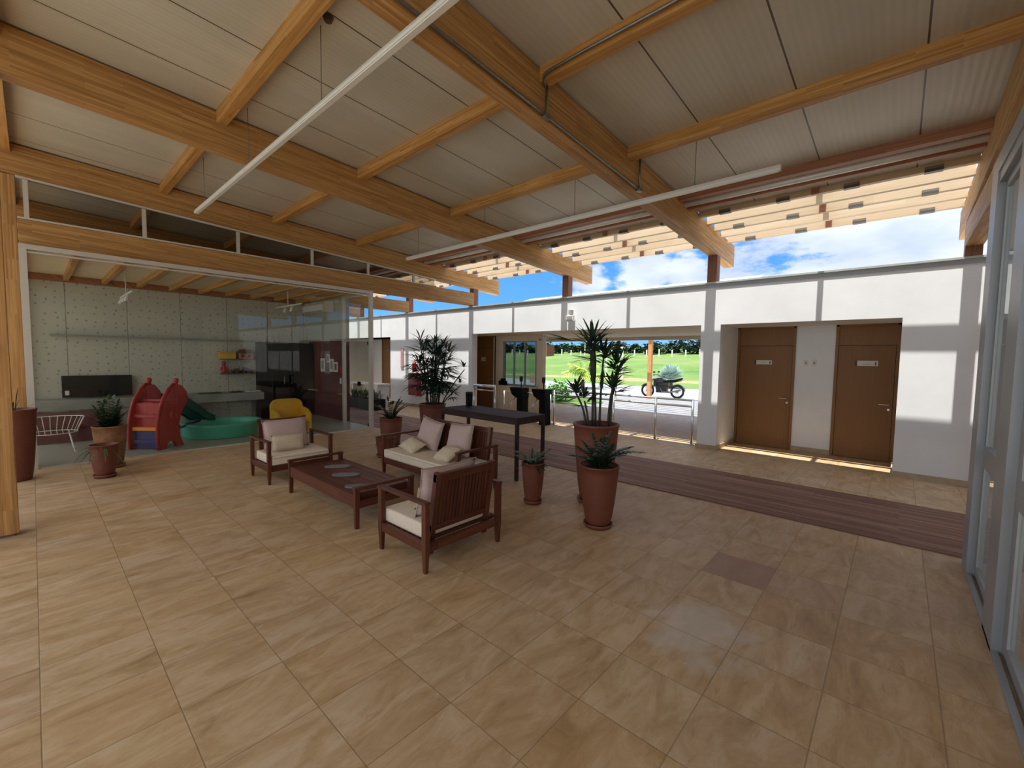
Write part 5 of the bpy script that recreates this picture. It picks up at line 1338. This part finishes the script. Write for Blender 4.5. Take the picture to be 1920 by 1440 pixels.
leaf_clump('shrub', (-10.7, 14.0, 0.0), 0.40, 300, 0.12, 'shrub_green', 'low green shrub between booth and turnstile', (1, 1, 0.8))
# distant tree belt
spec = []
x = -92.0
while x < -8:
    spec.append(x); x += 2.1
GRP = 'dark trees along the far edge of the field'
for i, x in enumerate(spec):
    y = 66 + (i % 3) * 2.5
    R = 1.25 + 0.25 * math.sin(i * 1.7)
    big = abs(x + 23.0) < 1.05
    leaf_clump('tree', (x, y, 2.1), R * (1.75 if big else 1.0), 260, 0.7, 'tree_dark' if i % 2 else 'tree_mid', 'large rounded dark tree at the far edge of the field' if big else 'dark bushy tree in the row at the far edge of the field', (1.35, 1, 0.95), 0.25, 'tree', None if big else GRP)
# fence posts on the ridge and light poles
for i in range(26):
    x = -60 + i * 1.9
    mb = MB((x, 60.5, 2.0)); mb.box(x - 0.07, x + 0.07, 60.43, 60.57, 1.9, 3.05 if i % 3 else 3.2)
    tag(mb.build('fence_post', 'fence_white'), 'white concrete fence post along the far ridge', 'post', 'white fence posts along the ridge')
for x, y, h, lab in ((-17.0, 30, 2.6, 'slim white lamp post on the field left of the cane palm'), (-15.9, 30.5, 2.5, 'slim white lamp post on the field just right of its twin'), (-38.0, 60, 4.8, 'distant white pole standing above the fence line')):
    t = thing('lamp_post', lab, 'lamp post', (x, y, 0.0))
    mb = MB(); mb.tube([(0, 0, 0), (0, 0, h)], 0.07, 8, radii=[0.09, 0.06]); mb.build('pole', 'fence_white', t)
    mb = MB(); mb.box(-0.12, 0.12, -0.12, 0.12, h, h + 0.12); mb.build('lamp_head', 'fence_white', t)
tag(MB((-45, 59, 2)).box(-45.6, -44.2, 58, 60, 1.6, 3.9).build('shed', 'brick_red'), 'small dark brick shed on the ridge beside the booth', 'shed')

# ---- things on the flat roof behind the wall
t = thing('water_tank', 'green domed water tank on the roof behind the white wall', 'water tank', (-15.85, 13.6, 3.24))
mb = MB(); mb.lathe([(0.55, 0), (0.55, 0.35), (0, 0.35)], n=28); mb.build('body', 'dome_green', t, True)
mb = MB(); mb.lathe([(0.57, 0.35), (0.57, 0.42), (0.45, 0.62), (0.22, 0.75), (0, 0.78)], n=28); mb.build('lid', 'dome_green', t, True)
mb = MB(); mb.box(-0.5, 0.5, -0.5, 0.5, -3.21, 0.0); mb.build('stand', 'alum_light', t)
t = thing('skylight', 'low pale glazed roof light behind the white wall, left of the clouds', 'skylight', (-5.8, 11.2, 2.905))
mb = MB()
mb.prism([(-0.6, 0.0), (0.6, 0.0), (0.6, 0.55), (0.0, 0.72), (-0.6, 0.55)], 'X', -3.4, 3.4); mb.build('glazing', 'roof_glass_panel', t)
mb = MB()
for k in range(9):
    x = -3.4 + k * 0.85; mb.tube([(x, -0.6, 0.56), (x, 0, 0.73), (x, 0.6, 0.56)], 0.02, 5)
mb.tube([(-3.4, -0.6, 0.56), (3.4, -0.6, 0.56)], 0.02, 5); mb.tube([(-3.4, 0, 0.73), (3.4, 0, 0.73)], 0.02, 5); mb.build('glazing_bars', 'alum_light', t)
tag(MB((-13, 11, 3)).tube([(-15.6, 10.6, 2.6), (-15.6, 10.6, 3.46), (-12.4, 10.6, 3.46), (-12.4, 10.6, 2.6)], 0.03, 6).build('roof_railing', 'roof_glass_panel'), 'thin pale pipe rail on the flat roof near the green tank', 'railing')
